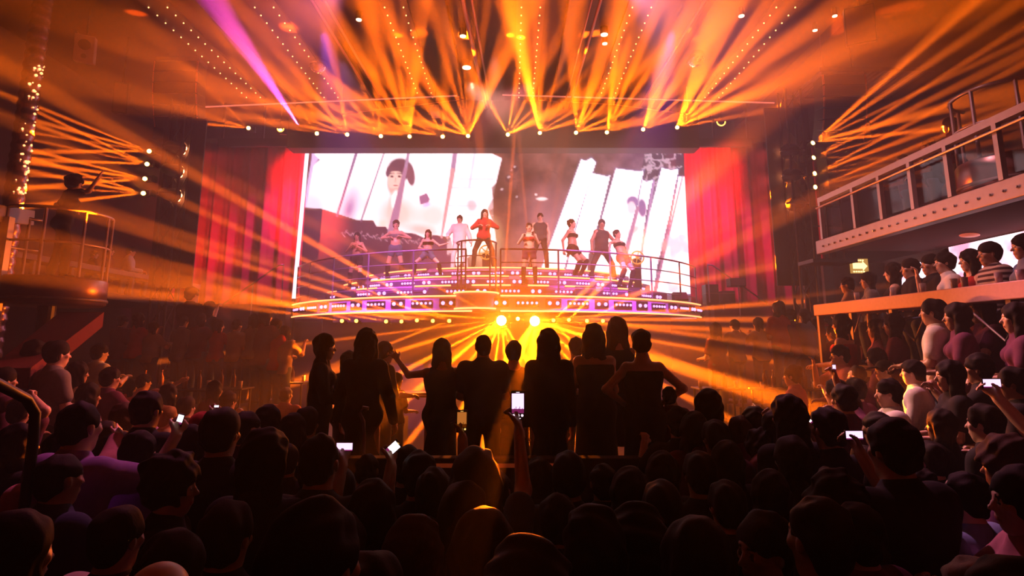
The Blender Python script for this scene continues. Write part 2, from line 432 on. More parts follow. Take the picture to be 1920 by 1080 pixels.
def torso(fl, p, g=0.0, k=.045, sh=True):
    f = p.sex == 'f'; X, up, F = p.X, p.up, p.F
    fl.cone(p.chest - X * (.075 if f else .1) + up * .03, p.chest + X * (.075 if f else .1) + up * .03, (.098 if f else .115) + g, k=k, flat=(F, .92))
    if sh: fl.cone(p.S[0] + X * .045 - up * .01, p.S[1] - X * .045 - up * .01, (.05 if f else .062) + g, k=k)
    fl.cone(p.chest - up * .06 - X * .06, p.chest - up * .06 + X * .06, (.092 if f else .112) + g, k=k, flat=(F, .9))
    fl.cone(p.waist - X * (.045 if f else .07), p.waist + X * (.045 if f else .07), (.086 if f else .108) + g, k=k)
    fl.cone(p.waist, p.chest, (.1 if f else .125) + g, (.1 if f else .13) + g, k=.06, flat=(F, .85)); fl.cone(p.waist, p.pel, (.1 if f else .12) + g, (.11 if f else .12) + g, k=.06, flat=(F, .85))
    fl.cone(p.pel - X * .075 + up * .02, p.pel + X * .075 + up * .02, (.108 if f else .105) + g, k=k)
    for i, s_ in ((0, -1), (1, 1)):
        fl.ell(p.pel + X * .075 * s_ - F * .055 - up * .03, (.085 + g, .085 + g, .09 + g), k=.04)
        if f: fl.ell(p.chest + X * .075 * s_ + F * .085 + up * .0, (.055 + g, .05 + g, .055 + g), k=.03)
def neckhead(fl, p):
    h, U, Fv, X = p.head, p.hU, p.hF, p.hX
    fl.cone(p.neck - p.up * .05, h - U * .05 - Fv * .01, .058 if p.sex == 'f' else .066, .052 if p.sex == 'f' else .06, k=.03)
    fl.cone(p.S[0] + p.X * .08, p.neck + p.up * .015, .03, .045, k=.05); fl.cone(p.S[1] - p.X * .08, p.neck + p.up * .015, .03, .045, k=.05)
    M = Matrix((X, Fv, U)).transposed().to_4x4()
    fl.ell(h + U * .03 - Fv * .01, (.075, .093, .09), M, .02)
    fl.ell(h - U * .035 + Fv * .025, (.058, .066, .078), M, .03)
    fl.cone(h - U * .095 + Fv * .055 - X * .012, h - U * .095 + Fv * .055 + X * .012, .02, k=.03)      # chin
    fl.cone(h + U * .012 + Fv * .085, h - U * .025 + Fv * .108, .008, .0125, k=.012)                   # nose
    fl.cone(h + U * .03 + Fv * .075 - X * .03, h + U * .03 + Fv * .075 + X * .03, .012, k=.015)        # brow
    for s_ in (-1, 1):
        fl.ell(h + U * .004 + Fv * .088 + X * .032 * s_, (.016, .014, .011), M, .01, 'sub')
        fl.ell(h + U * .003 + Fv * .077 + X * .031 * s_, (.0125, .0125, .0125), M, .002)
        fl.ell(h - U * .012 + Fv * .06 + X * .045 * s_, (.022, .02, .018), M, .02)
        fl.ell(h - U * .005 - Fv * .002 + X * .078 * s_, (.009, .018, .03), M, .006)
    fl.cone(h - U * .056 + Fv * .087 - X * .018, h - U * .056 + Fv * .087 + X * .018, .007, k=.006)
    fl.cone(h - U * .067 + Fv * .085 - X * .014, h - U * .067 + Fv * .085 + X * .014, .0075, k=.006)
def hand(fl, w_, d, palm, side, kind):
    d = nrm(d); n = nrm(Vector(palm) - d * Vector(palm).dot(d)); sx = d.cross(n) * side
    curl = {'rest': .5, 'fist': 1.55, 'open': .05, 'hold': 1.0, 'point': .2}[kind]
    fl.cone(w_ + d * .015, w_ + d * .075, .027, .034, k=.02, flat=(n, .55))
    for i, (o, L) in enumerate(((-.030, .058), (-.010, .068), (.010, .075), (.030, .066))):
        b = w_ + d * .088 + sx * o; c = curl * (.7 if kind == 'point' and i == 3 else 1)
        if kind == 'open': d0 = nrm(d + sx * o * 6)
        else: d0 = d
        d1 = nrm(d0 * math.cos(c) + n * math.sin(c)); m1 = b + d1 * L * .5
        c2 = c * 1.9 if kind != 'open' else c
        d2 = nrm(d0 * math.cos(c2) + n * math.sin(c2)); m2 = m1 + d2 * L * .5
        fl.cone(b - d * .02, b, .0105, .0100, k=.008); fl.cone(b, m1, .0100, .0092, k=.004); fl.cone(m1, m2, .0092, .008, k=.004)
    t0 = w_ + d * .03 + sx * .03; t1 = t0 + nrm(d * .7 + sx * .7 + n * .3) * .038; t2 = t1 + nrm(d + sx * .15 + n * (.9 if curl > .8 else .3)) * .032
    fl.cone(t0, t1, .0135, .0115, k=.012); fl.cone(t1, t2, .0112, .0095, k=.004)
def arms_f(fl, p, g=0.0, upto=2.0, k=.03):
    f = p.sex == 'f'
    for i in (0, 1):
        ru, re, rw = (.046, .037, .025) if f else (.056, .044, .030)
        fl.cone(p.S[i], p.S[i], (.052 if f else .065) + g, k=k)
        if upto >= 1:
            fl.cone(p.S[i], p.E[i], ru + g, re + g, k=k)
            if upto > 1:
                t = upto - 1; w_ = p.E[i].lerp(p.W[i], t)
                fl.cone(p.E[i], w_, re + g, re + (rw - re) * t + g, k=.02)
        else: fl.cone(p.S[i], p.S[i].lerp(p.E[i], upto), ru + g + .006, ru + g, k=k)
def legs_f(fl, p, g=0.0, upto=2.0, k=.03, flare=0):
    for i in (0, 1):
        H, K_, A = p.H[i], p.K[i], p.A[i]
        if upto >= 1:
            fl.cone(H, K_, .084 + g, .056 + g, k=k)
            if upto > 1:
                t = upto - 1; a = K_.lerp(A, t)
                fl.cone(K_, a, .056 + g, .056 + (.036 - .056) * t + g + flare, k=.02)
                if flare == 0: m_ = K_.lerp(A, .3); fl.ell(m_ - nrm(p.F) * .008, (.044 + g, .047 + g, .1 + g), k=.03)
        else: fl.cone(H, H.lerp(K_, upto), .086 + g, .08 + g + flare, k=k)
def feet_f(fl, p, g=0, heel=0):
    for i in (0, 1):
        A = p.A[i]; s_ = (-1, 1)[i]; d = nrm(V3(s_ * .25, 1, 0) + Vector((p.F.x * .5, 0, 0)))
        z = A.z - .045
        fl.cone(A + V3(0, 0, 0), A + V3(0, -.02, -.035), .036 + g, .034 + g, k=.02)
        fl.cone(A + d * .02 + V3(0, 0, -.045), A + d * .13 + V3(0, 0, -.052), .032 + g, .024 + g, k=.02)
def hairdo(p, style, h=.012, seed=0):
    c, U, Fv, X = p.head, p.hU, p.hF, p.hX
    lo = [min(c[i], p.pel[i]) - .3 for i in range(3)]; hi = [c[i] + .26 for i in range(3)]
    lo[2] = c.z - (.62 if style in ('long', 'vlong', 'tail') else .26)
    if style in ('short', 'crop', 'bun', 'curly', 'cap', 'band'): lo = [c[i] - .26 for i in range(3)]
    fl = Field(lo, hi, h); M = Matrix((X, Fv, U)).transposed().to_4x4()
    up = {'short': .014, 'crop': .006, 'bun': .012, 'curly': .04, 'cap': .012, 'band': .012}.get(style, .017)
    fl.ell(c + U * (.035 + up * .3) - Fv * .018, (.079 + up, .096 + up, .092 + up), M, .01)
    dn = V3(0, 0, -1)
    if style not in ('cap',):
        fl.ell(c - U * .02 - Fv * .05, (.068 + up * .7, .05 + up * .5, .075), M, .03)
    if style in ('long', 'vlong'):
        L = .34 if style == 'long' else .46
        b = c - Fv * .045
        back = nrm(dn - p.F * .05)
        e = b + back * L
        wd = .062 if style == 'long' else .075
        for q in (-1, 0, 1):
            fl.cone(b + X * q * .052, e + p.X * q * wd, .052, .036, k=.03, flat=(p.F, .75))
        for q in (-1, 1):
            fl.cone(c + X * q * .078 + U * .03, c + X * q * .092 + dn * .2 + p.F * .01, .026, .03, k=.03)
    if style == 'bob':
        for q in (-1, 0, 1): fl.cone(c + X * q * .055 - Fv * .03, c + X * q * .066 - Fv * .04 + dn * .16, .046, .042, k=.03)
    if style == 'tail':
        t0 = c + U * .05 - Fv * .12; t1 = t0 - Fv * .07 - V3(0, 0, .07); fl.cone(t0, t1, .025, .032, k=.02); fl.cone(t1, t1 + V3(0, 0, -.27) - p.F * .02, .032, .014, k=.02)
    if style == 'bun': fl.ell(c + U * .085 - Fv * .085, (.042, .042, .04), M, .012)
    if style == 'topbun': fl.ell(c + U * .14 - Fv * .03, (.042, .042, .04), M, .012)
    # open the face
    fl.ell(c - U * .055 + Fv * .125, (.078 + up, .085, .105), M, .012, 'sub')
    if style in ('short', 'crop', 'band', 'cap', 'bun', 'topbun', 'tail'):
        for q in (-1, 1): fl.ell(c - U * .03 + Fv * .015 + X * q * .105, (.045, .05, .05), M, .01, 'sub')
        fl.clip(c - U * .085, -U)
    if style == 'curly': fl.wobble(.011, 75, seed)
    else: fl.wobble(.0055, 80, seed)
    if style == 'cap':
        fl.cone(c + U * .052 + Fv * .07, c + U * .04 + Fv * .15, .05, .045, k=.01, flat=(U, .2))
    if style == 'capback':
        fl.cone(c + U * .042 - Fv * .08, c + U * .03 - Fv * .16, .05, .045, k=.01, flat=(U, .2))
    return fl.mesh('hair')

def make_person(sex='f', hair='long', top='tee', bottom='trousers', pose=None, h=.009, seed=0):
    """-> dict of meshes. top: tee long vest bra dress gown jacket; bottom: trousers shorts skirt bare"""
    p = pose or Pose(sex); r = {}
    fl = Field(p.lo, p.hi, h)
    torso(fl, p); arms_f(fl, p); legs_f(fl, p); feet_f(fl, p); neckhead(fl, p)
    for i in (0, 1):
        side = (-1, 1)[i]; hd = p.hands[i]
        kind, palm = hd if isinstance(hd, tuple) else (hd, None)
        if palm is None:
            palm = V3(-side, .1, 0) if abs(p.D[i].z) > .6 and p.D[i].z < 0 else (V3(0, 1, 0) if p.D[i].z > .4 else V3(0, 0, -1))
        hand(fl, p.W[i], p.D[i], palm, side if kind != 'x' else -side, kind)
    r['body'] = fl.mesh('person'); me = r['body']
    n_ = len(me.polygons); ctr = np.empty(n_ * 3, np.float32); me.polygons.foreach_get('center', ctr); ctr = ctr.reshape(-1, 3); mi = np.zeros(n_, np.int32)
    for s_ in (-1, 1):
        c_ = np.array(p.head + p.hU * .003 + p.hF * .086 + p.hX * .031 * s_); mi[np.linalg.norm(ctr - c_, axis=1) < .0105] = 1
        b_ = np.array(p.head + p.hU * .028 + p.hF * .092 + p.hX * .032 * s_); dd = ctr - b_; mi[(np.abs(dd @ np.array(p.hX)) < .018) & (np.abs(dd @ np.array(p.hU)) < .005) & (np.abs(dd @ np.array(p.hF)) < .03)] = 1
    l_ = np.array(p.head - p.hU * .061 + p.hF * .095); dd = ctr - l_; mi[(np.abs(dd @ np.array(p.hX)) < .02) & (np.abs(dd @ np.array(p.hU)) < .009) & (np.abs(dd @ np.array(p.hF)) < .02)] = 2
    me.polygons.foreach_set('material_index', mi)
    me.materials.append(skinmat(0)); me.materials.append(mat('eye_brow', (.03, .015, .01), .3)); me.materials.append(mat('lips', (.45, .12, .1), .4))
    t = Field(p.lo, p.hi, h); g = .018
    if top == 'bra':
        torso(t, p, .012, sh=False); t.clip(p.chest + p.up * .045, p.up); t.clip(p.chest - p.up * .055, -p.up); r['top'] = t.mesh('bra_top')
    elif top:
        torso(t, p, g + (.008 if top in ('jacket', 'gown') else 0), sh=top not in ('vest', 'dress'))
        if top in ('tee', 'long', 'jacket', 'shirt'):
            t.cone(p.S[0] + p.X * .08, p.neck - p.up * .0, .03 + g, .045 + g, k=.05); t.cone(p.S[1] - p.X * .08, p.neck - p.up * .0, .03 + g, .045 + g, k=.05)
        if top == 'vest':
            for q in (-1, 1): t.cone(p.chest + p.X * .09 * q + p.up * .02, p.neck + p.X * .085 * q - p.up * .045, .06, .05, k=.03)
        up = {'tee': .62, 'long': 1.92, 'jacket': 1.96, 'vest': 0, 'dress': .0, 'gown': 1.5, 'shirt': 1.0}.get(top, .6)
        if up: arms_f(t, p, g + .004, up)
        if top in ('tee', 'long', 'jacket', 'shirt'): t.cone(p.neck - p.up * .03, p.neck + p.up * .0, .065 + g, .058 + g, k=.03)
        if top == 'dress': t.clip(p.chest + p.up * .07, p.up)
        if top in ('dress', 'gown'):
            Lk = .55 if top == 'dress' else .9
            a = p.pel + V3(0, 0, .02); t.cone(a - p.X * .03, a + V3(-.03, 0, -Lk), .145, .18, k=.05); t.cone(a + p.X * .03, a + V3(.03, 0, -Lk), .145, .18, k=.05)
            t.clip(a + V3(0, 0, -Lk), (0, 0, -1))
        elif top != 'dress':
            hem = p.pel - p.up * (.08 if top != 'vest' else .03)
            t.clip(hem, -p.up)
        if top in ('tee', 'long', 'jacket', 'shirt', 'vest'): t.wobble(.002, 30, seed)
        r['top'] = t.mesh({'jacket': 'jacket', 'dress': 'dress', 'gown': 'dress'}.get(top, 'shirt'))
    if bottom and bottom != 'bare':
        b = Field(p.lo, p.hi, h); gg = .015
        b.cone(p.pel - p.X * .075 + p.up * .02, p.pel + p.X * .075 + p.up * .02, .108 + gg, k=.04)
        for s_ in (-1, 1): b.ell(p.pel + p.X * .075 * s_ - p.F * .055 - p.up * .03, (.085 + gg, .085 + gg, .09 + gg), k=.04)
        if bottom == 'trousers': legs_f(b, p, gg, 1.93, flare=.012)
        elif bottom == 'tights': legs_f(b, p, .005, 1.97)
        elif bottom == 'shorts': legs_f(b, p, gg * .6, .32, flare=.006)
        elif bottom == 'skirt':
            a = p.pel; b.cone(a, a + V3(0, 0, -.42), .135, .18, k=.05); b.clip(a + V3(0, 0, -.42), (0, 0, -1))
        b.clip(p.waist - p.up * .03, p.up)
        r['bottom'] = b.mesh({'skirt': 'skirt', 'shorts': 'shorts'}.get(bottom, 'trousers'))
    s_ = Field([p.lo[0], p.lo[1], -.03], [p.hi[0], p.hi[1], max(a.z for a in p.A) + (.5 if bottom in ('shorts', 'bra') and top == 'bra' else .12)], h)
    feet_f(s_, p, .008)
    if top == 'bra':
        for i in (0, 1):
            s_.cone(p.A[i], p.A[i].lerp(p.K[i], .99), .048, .068, k=.02); m_ = p.K[i].lerp(p.A[i], .3); s_.ell(m_ - nrm(p.F) * .008, (.056, .06, .11), k=.03)
    r['shoes'] = s_.mesh('boots' if top == 'bra' else 'shoes')
    if hair: r['hair'] = hairdo(p, hair, h, seed)
    r['top_z'] = p.top; r['pose'] = p
    return r
def skinmat(i):
    cols = [(.62, .38, .26), (.5, .29, .19), (.72, .46, .33), (.36, .2, .13), (.2, .11, .07)]
    return mat('skin_%d' % i, cols[i % 5], .42, noise=.08, nscale=30)
def clothmat(n_):
    cols = {'black': (.012, .011, .013), 'white': (.8, .78, .76), 'navy': (.03, .04, .1), 'grey': (.2, .2, .21), 'red': (.45, .03, .03), 'pink': (.6, .25, .3), 'denim': (.1, .14, .24), 'blue': (.25, .35, .6),
            'olive': (.1, .11, .05), 'plum': (.12, .03, .08), 'tan': (.4, .3, .2), 'violet': (.3, .16, .5), 'charcoal': (.05, .05, .055)}
    return mat('cloth_' + n_, cols[n_], .85, noise=.15, nscale=40, bump=.25, bscale=90, spec=.2)
def hairmat(n_):
    cols = {'dark': (.012, .008, .006), 'brown': (.05, .025, .012), 'fair': (.3, .17, .06), 'grey': (.3, .29, .28)}
    m = mat('hair_' + n_, cols[n_], .72, noise=.3, nscale=90, bump=.9, bscale=70, spec=.12)
    if 'strand' not in m:
        m['strand'] = 1; nt = m.node_tree; n2 = [n for n in nt.nodes if n.type == 'TEX_NOISE' and abs(n.inputs['Scale'].default_value - 70) < 1][0]
        mp = nt.nodes.new('ShaderNodeMapping'); mp.inputs['Scale'].default_value = (1.6, 1.6, .18); tc = [n for n in nt.nodes if n.type == 'TEX_COORD'][0]
        nt.links.new(tc.outputs['Object'], mp.inputs['Vector']); nt.links.new(mp.outputs['Vector'], n2.inputs['Vector'])
    return m
NAMES = {'hair': 'hair'}
def put_person(r, loc, rz, label, cat='person', skin=0, hair='dark', top='black', bottom='denim', shoes='black', scale=1.0, group=None, name='person'):
    o = bpy.data.objects.new(name, r['body']); link(o)
    setmat(o, skinmat(skin))
    o.location = loc; o.rotation_euler = (0, 0, rz); o.scale = (scale,) * 3
    tag(o, label, cat, group)
    for k_, m in (('top', clothmat(top) if top else None), ('bottom', clothmat(bottom) if bottom else None), ('shoes', clothmat(shoes)), ('hair', hairmat(hair) if hair in ('dark', 'brown', 'fair', 'grey') else clothmat(hair))):
        if k_ in r and m is not None:
            me = r[k_]
            if not len(me.polygons): continue
            c = bpy.data.objects.new(me.name.split('.')[0], me); link(c, o)
            if not len(me.materials): me.materials.append(m)
            setmat(c, m)
    return o

# ================================================================ the setting
WX, WY = 11.6, 20.8
X0, SCY = -.5, 22.4                     # axis and centre of the round stage
M_dark = mat('dark_paint', (.03, .01, .009), .7, noise=.3, nscale=3)
M_ceil = mat('ceiling_paint', (.03, .014, .012), .55, noise=.35, nscale=1.2)
M_wall = mat('wall_paint', (.045, .008, .006), .7, noise=.3, nscale=2)
M_floor = mat('floor_paint', (.02, .012, .012), .5, noise=.4, nscale=2)
M_black = mat('black_metal', (.02, .018, .018), .45, metal=.3)
M_steel = mat('pale_steel', (.42, .36, .36), .42, metal=.5, noise=.15, nscale=12)
M_grey = mat('grey_steel', (.16, .12, .12), .5, metal=.4, noise=.3, nscale=14)
M_chrome = mat('chrome', (.8, .78, .78), .12, metal=1)
M_rail = mat('rail_steel', (.3, .25, .28), .35, metal=.7)
M_glass = None
def glassmat(name, tint=(.96, .92, .92), mixf=.03):
    m = bpy.data.materials.new(name); m.use_nodes = True; nt = m.node_tree; nt.nodes.clear()
    o = nt.nodes.new('ShaderNodeOutputMaterial'); a = nt.nodes.new('ShaderNodeBsdfTransparent'); g = nt.nodes.new('ShaderNodeBsdfGlossy')
    a.inputs[0].default_value = (*tint, 1); g.inputs['Roughness'].default_value = .05
    mx = nt.nodes.new('ShaderNodeMixShader'); mx.inputs[0].default_value = mixf
    nt.links.new(a.outputs[0], mx.inputs[1]); nt.links.new(g.outputs[0], mx.inputs[2]); nt.links.new(mx.outputs[0], o.inputs['Surface'])
    return m
M_glass = glassmat('pane_glass')
def emis(name, col, s):
    return mat(name, (.02, .02, .02), .5, emit=col, es=s)
M_bulb = emis('bulb_glow', (1, .45, .15), 5)
M_neon = emis('neon_glow', (1, .3, .1), 4.5)
M_lens = emis('lamp_lens_glow', (1, .5, .08), 40)
M_lens_dim = emis('lamp_lens_low', (1, .4, .05), 10)
M_led = emis('led_wash_glow', (1, .35, .12), 25)
M_stagebulb = emis('stage_bulb_glow', (.75, .35, 1), 3.2)

bm = bmesh.new(); box(bm, -WX, WX, -2, WY, -.1, 0); struct('floor', bm, M_floor)
bm = bmesh.new(); box(bm, -WX, WX, -2, WY, 9.35, 9.5)
for x in (-6.5, -4.1, -1.45, 1.25, 4.2, 7.3): box(bm, x - .09, x + .09, 8, WY, 9.1, 9.35)
struct('ceiling', bm, M_ceil)
for s_, n_ in ((-1, 'left'), (1, 'right')):
    bm = bmesh.new(); box(bm, min(s_ * WX, s_ * (WX + .1)), max(s_ * WX, s_ * (WX + .1)), -2, WY, 0, 9.4); struct('wall_' + n_, bm, M_wall)
bm = bmesh.new(); box(bm, -WX, WX, WY, WY + .1, 0, 9.4); struct('wall_back', bm, M_dark)
bm = bmesh.new(); box(bm, -WX, WX, -2.1, -2, 0, 9.4); struct('wall_front', bm, M_dark)
# header beam the lamps hang from
bm = bmesh.new(); box(bm, X0 - 6.1, X0 + 6.0, HDY + .15, HDY + .7, 7.88, 9.35, bevel=.02)
struct('trim_1', bm, mat('header_paint', (.05, .025, .022), .6))
for s_ in (-1, 1):   # header returns to the walls above the curtains
    x0, x1 = (-WX, X0 - 6.1) if s_ < 0 else (X0 + 6.0, WX)
    bm = bmesh.new(); box(bm, x0, x1, 18.1, 18.5, 8.75, 9.35); struct('trim_%d' % (2 if s_ < 0 else 3), bm, M_dark)
    bm = bmesh.new()
    if s_ < 0: box(bm, -WX, X0 - 6.4, 18.0, 18.4, 0, 3.42)
    else: box(bm, X0 + 7.0, WX, 18.0, 18.4, 0, 3.42)
    struct('trim_%d' % (4 if s_ < 0 else 5), bm, M_wall)

# haze: thin smoke that fills the hall, thick by the stage and thinner over the guests (layers touch so the light in it resolves evenly)
hazes = []
for nm, ys, dens in (('haze', [5.4, 9.8, 13.2, 16.0, 20.0], .02), ('haze', [-1.9, 5.4], .007)):
    bm = bmesh.new()
    for a, b in zip(ys[:-1], ys[1:]): box(bm, -WX + .05, WX - .05, a, b - .002, .02, 9.08)
    hz = bpy.data.materials.new('haze_smoke'); hz.use_nodes = True; nt = hz.node_tree; nt.nodes.clear()
    a_ = nt.nodes.new('ShaderNodeOutputMaterial'); v_ = nt.nodes.new('ShaderNodeVolumeScatter')
    v_.inputs['Density'].default_value = dens; v_.inputs['Anisotropy'].default_value = .5
    nt.links.new(v_.outputs[0], a_.inputs['Volume']); hz.cycles.volume_sampling = 'EQUIANGULAR'
    hazes.append(obj(nm, bm, hz))
scn.cycles.transparent_max_bounces = 32
tag(hazes[0], 'thick orange-lit smoke haze between the platform group and the stage', 'haze', kind='stuff')
tag(hazes[1], 'thin smoke haze over the nearest heads of the crowd', 'haze', kind='stuff')

# ---------------------------------------------------------------- stage
def arcp(r, a, z): return Vector((X0 + r * math.sin(a), SCY - r * math.cos(a), z))
DZ, LZ, DR = 3.47, 3.06, 7.4
R_ = math.radians
st = thing('stage', 'round multi-tier stage with neon edges and rows of violet bulbs', 'stage', (X0, SCY, 0))
st_off = Vector((-X0, -SCY, 0))
def stobj(name, bm, m, parent=st, smooth=False):
    bmesh.ops.translate(bm, verts=bm.verts, vec=st_off); return obj(name, bm, m, parent, smooth)
M_fascia = mat('stage_fascia', (.62, .42, .6), .5, noise=.2, nscale=6)
M_deck = mat('stage_deck', (.09, .05, .07), .35, noise=.3, nscale=4)
M_riser = mat('stage_riser', (.4, .2, .38), .45, noise=.25, nscale=8)
bm = bmesh.new(); arcslab(bm, X0, SCY, 2.2, DR, R_(-62), R_(62), LZ, DZ, 48); stobj('deck', bm, [M_fascia])
bm = bmesh.new(); arcslab(bm, X0, SCY, 2.3, DR - .06, R_(-61.5), R_(61.5), DZ, DZ + .012, 48); stobj('deck_floor', bm, [M_deck])
bm = bmesh.new(); arcslab(bm, X0, SCY, 2.4, 6.5, R_(-60), R_(60), 0, LZ, 40); stobj('base', bm, M_dark)
TIERS = [(6.65, 54, 3.80), (5.9, 59, 4.13), (5.15, 60, 4.46)]
for (r, a, z) in TIERS:
    bm = bmesh.new(); arcslab(bm, X0, SCY, 2.2, r, R_(-a), R_(a), z - .33, z, 40); t_ = stobj('step_tier', bm, M_riser)
    bm = bmesh.new(); arcslab(bm, X0, SCY, 2.3, r - .04, R_(-a + .5), R_(a - .5), z, z + .01, 40); stobj('tread', bm, M_deck, t_)
def neon(r, z, a0, a1, parent=st):
    bm = bmesh.new(); tube(bm, [arcp(r, R_(a0 + (a1 - a0) * i / 40), z) for i in range(41)], .022, 6); stobj('neon_tube', bm, M_neon, parent)
neon(DR + .02, DZ - .02, -62, -4.6); neon(DR + .02, DZ - .02, 1.6, 62); neon(DR + .02, LZ, -62, -4.0); neon(DR + .02, LZ, 1.6, 62)
neon(6.67, 3.79, -52, -44); neon(6.67, 3.79, -37, -30); neon(6.67, 3.79, -19, -10); neon(6.67, 3.79, -5, 4); neon(6.67, 3.79, 8, 13); neon(6.67, 3.79, 17, 25); neon(6.67, 3.79, 32, 40)
neon(5.92, 4.12, -58, -48); neon(5.92, 4.12, -40, -12); neon(5.92, 4.12, -9, 4); neon(5.92, 4.12, 7, 28); neon(5.92, 4.12, 30, 52)
neon(5.17, 4.45, -58, -52); neon(5.17, 4.45, -44, -24); neon(5.17, 4.45, -20, 24); neon(5.17, 4.45, 28, 50)
# centre drum that bulges from the deck
PDX, PDY, PDR = -.93, 15.28, .56
bm = bmesh.new(); cyl(bm, (PDX, PDY, LZ + .05), (PDX, PDY, DZ + .08), PDR, n=40); stobj('centre_drum', bm, M_fascia)
for z in (LZ + .06, DZ + .06):
    bm = bmesh.new(); tube(bm, [(PDX + (PDR + .02) * math.cos(R_(a)), PDY + (PDR + .02) * math.sin(R_(a)), z) for a in range(170, 371, 10)], .022, 6); stobj('neon_tube', bm, M_neon)
# bulbs: a round glowing bulb, repeated as parts
def ball(r, m, name):
    b = bmesh.new(); sphere(b, (0, 0, 0), r, u=10, v=6); me = bpy.data.meshes.new(name); b.to_mesh(me); b.free(); me.materials.append(m); return me
sb_s, sb_l = ball(.034, M_stagebulb, 'stage_bulb'), ball(.05, M_stagebulb, 'stage_bulb')
nb_ = 0
def sbulb(me, p, par):
    global nb_
    o = bpy.data.objects.new('bulb', me); link(o, par); o.location = Vector(p) + st_off; nb_ += 1
k_ = 0; a = -59.0                # fascia: black boxes of five small or two large bulbs
while a < 60:
    wide = 4.6 if k_ % 2 == 0 else 3.2
    if not (-5.5 < a + wide / 2 < 1.2):
        bm = bmesh.new(); arcslab(bm, X0, SCY, DR - .02, DR + .03, R_(a), R_(a + wide), 3.17, 3.35 if k_ % 2 == 0 else 3.38, 4)
        bo = stobj('bulb_box', bm, M_black)
        for i in range(5 if k_ % 2 == 0 else 2):
            t = a + wide * (i + .5) / (5 if k_ % 2 == 0 else 2)
            sbulb(sb_s if k_ % 2 == 0 else sb_l, arcp(DR + .04, R_(t), 3.265), bo)
    a += wide + 1.4; k_ += 1
for ti, (r, am, z) in enumerate(TIERS):        # bulbs on the risers
    bm = bmesh.new(); arcslab(bm, X0, SCY, r, r + .02, R_(-am + 4), R_(am - 4), z - .24, z - .1, 30); bo = stobj('bulb_strip', bm, mat('strip_backing', (.08, .03, .09), .4))
    a = -am + 5 + ti * 1.3; k_ = 0
    while a < am - 5:
        n = 5 if k_ % 2 == 0 else 2
        for i in range(n):
            if a + i * (.95 if n == 5 else 1.6) < am - 4: sbulb(sb_s if n == 5 else sb_l, arcp(r + .03, R_(a + i * (.95 if n == 5 else 1.6)), z - .17), bo)
        a += n * (.95 if n == 5 else 1.6) + 2.4; k_ += 1
# stage railing
def arc_rail(a0, a1, n, label):
    t = thing('stage_railing', label, 'railing', arcp(DR - .08, R_((a0 + a1) / 2), DZ))
    off = -t.location
    def q(name, bm, m):
        bmesh.ops.translate(bm, verts=bm.verts, vec=off); return obj(name, bm, m, t)
    for z, r in ((1.2, .024), (.85, .015), (.52, .015), (.2, .015)):
        bm = bmesh.new(); tube(bm, [arcp(DR - .08, R_(a0 + (a1 - a0) * i / 24), DZ + z) for i in range(25)], r, 8); q('top_rail' if z == 1.2 else 'cross_rail', bm, M_rail)
    for i in range(n + 1):
        p = arcp(DR - .08, R_(a0 + (a1 - a0) * i / n), DZ); bm = bmesh.new(); cyl(bm, p, p + Vector((0, 0, 1.2)), .024, n=8); q('post', bm, M_rail)
arc_rail(-61.5, -5.5, 5, 'curved steel railing along the left half of the stage front')
arc_rail(1.6, 61.5, 5, 'curved steel railing along the right half of the stage front')
t = thing('podium_railing', 'small curved railing around the central drum of the stage', 'railing', (PDX, PDY, DZ + .08))
for z, r in ((1.3, .024), (.9, .015), (.5, .015)):
    bm = bmesh.new(); tube(bm, [((PDR - .04) * math.cos(R_(a)), (PDR - .04) * math.sin(R_(a)), z) for a in range(165, 376, 10)], r, 8); obj('top_rail' if z == 1.3 else 'cross_rail', bm, M_rail, t)
for a in (165, 225, 315, 375):
    bm = bmesh.new(); x, y = (PDR - .04) * math.cos(R_(a)), (PDR - .04) * math.sin(R_(a)); cyl(bm, (x, y, 0), (x, y, 1.3), .022, n=8); obj('post', bm, M_rail, t)
# stairs at both ends of the deck
for s_, lab in ((-1, 'flight of stage stairs with handrail going down at left end of the stage'), (1, 'flight of stage stairs with handrail going down at right end of the stage')):
    e = arcp(DR, R_(61.5 * s_), 0); t = thing('stage_stairs', lab, 'stairs', (e.x, e.y - .5, 0))
    bm = bmesh.new()
    for i in range(6): box(bm, min(s_ * (.1 + .28 * i), s_ * (.38 + .28 * i)), max(s_ * (.1 + .28 * i), s_ * (.38 + .28 * i)), -.55, .35, 0, DZ - .17 * (i + 1) + .1)
    obj('steps', bm, M_dark, t)
    for y in (-.5,):
        bm = bmesh.new(); tube(bm, [(0, y, DZ + 1.15), (s_ * .15, y, DZ + 1.13), (s_ * 1.75, y, DZ - .05)], .024, 8); obj('handrail', bm, M_rail, t)
        for x, z in ((0, 1.15), (.9, .55)):
            bm = bmesh.new(); cyl(bm, (s_ * x, y, DZ - .17 * (x / .28)), (s_ * x, y, DZ + z), .02, n=8); obj('post', bm, M_rail, t)

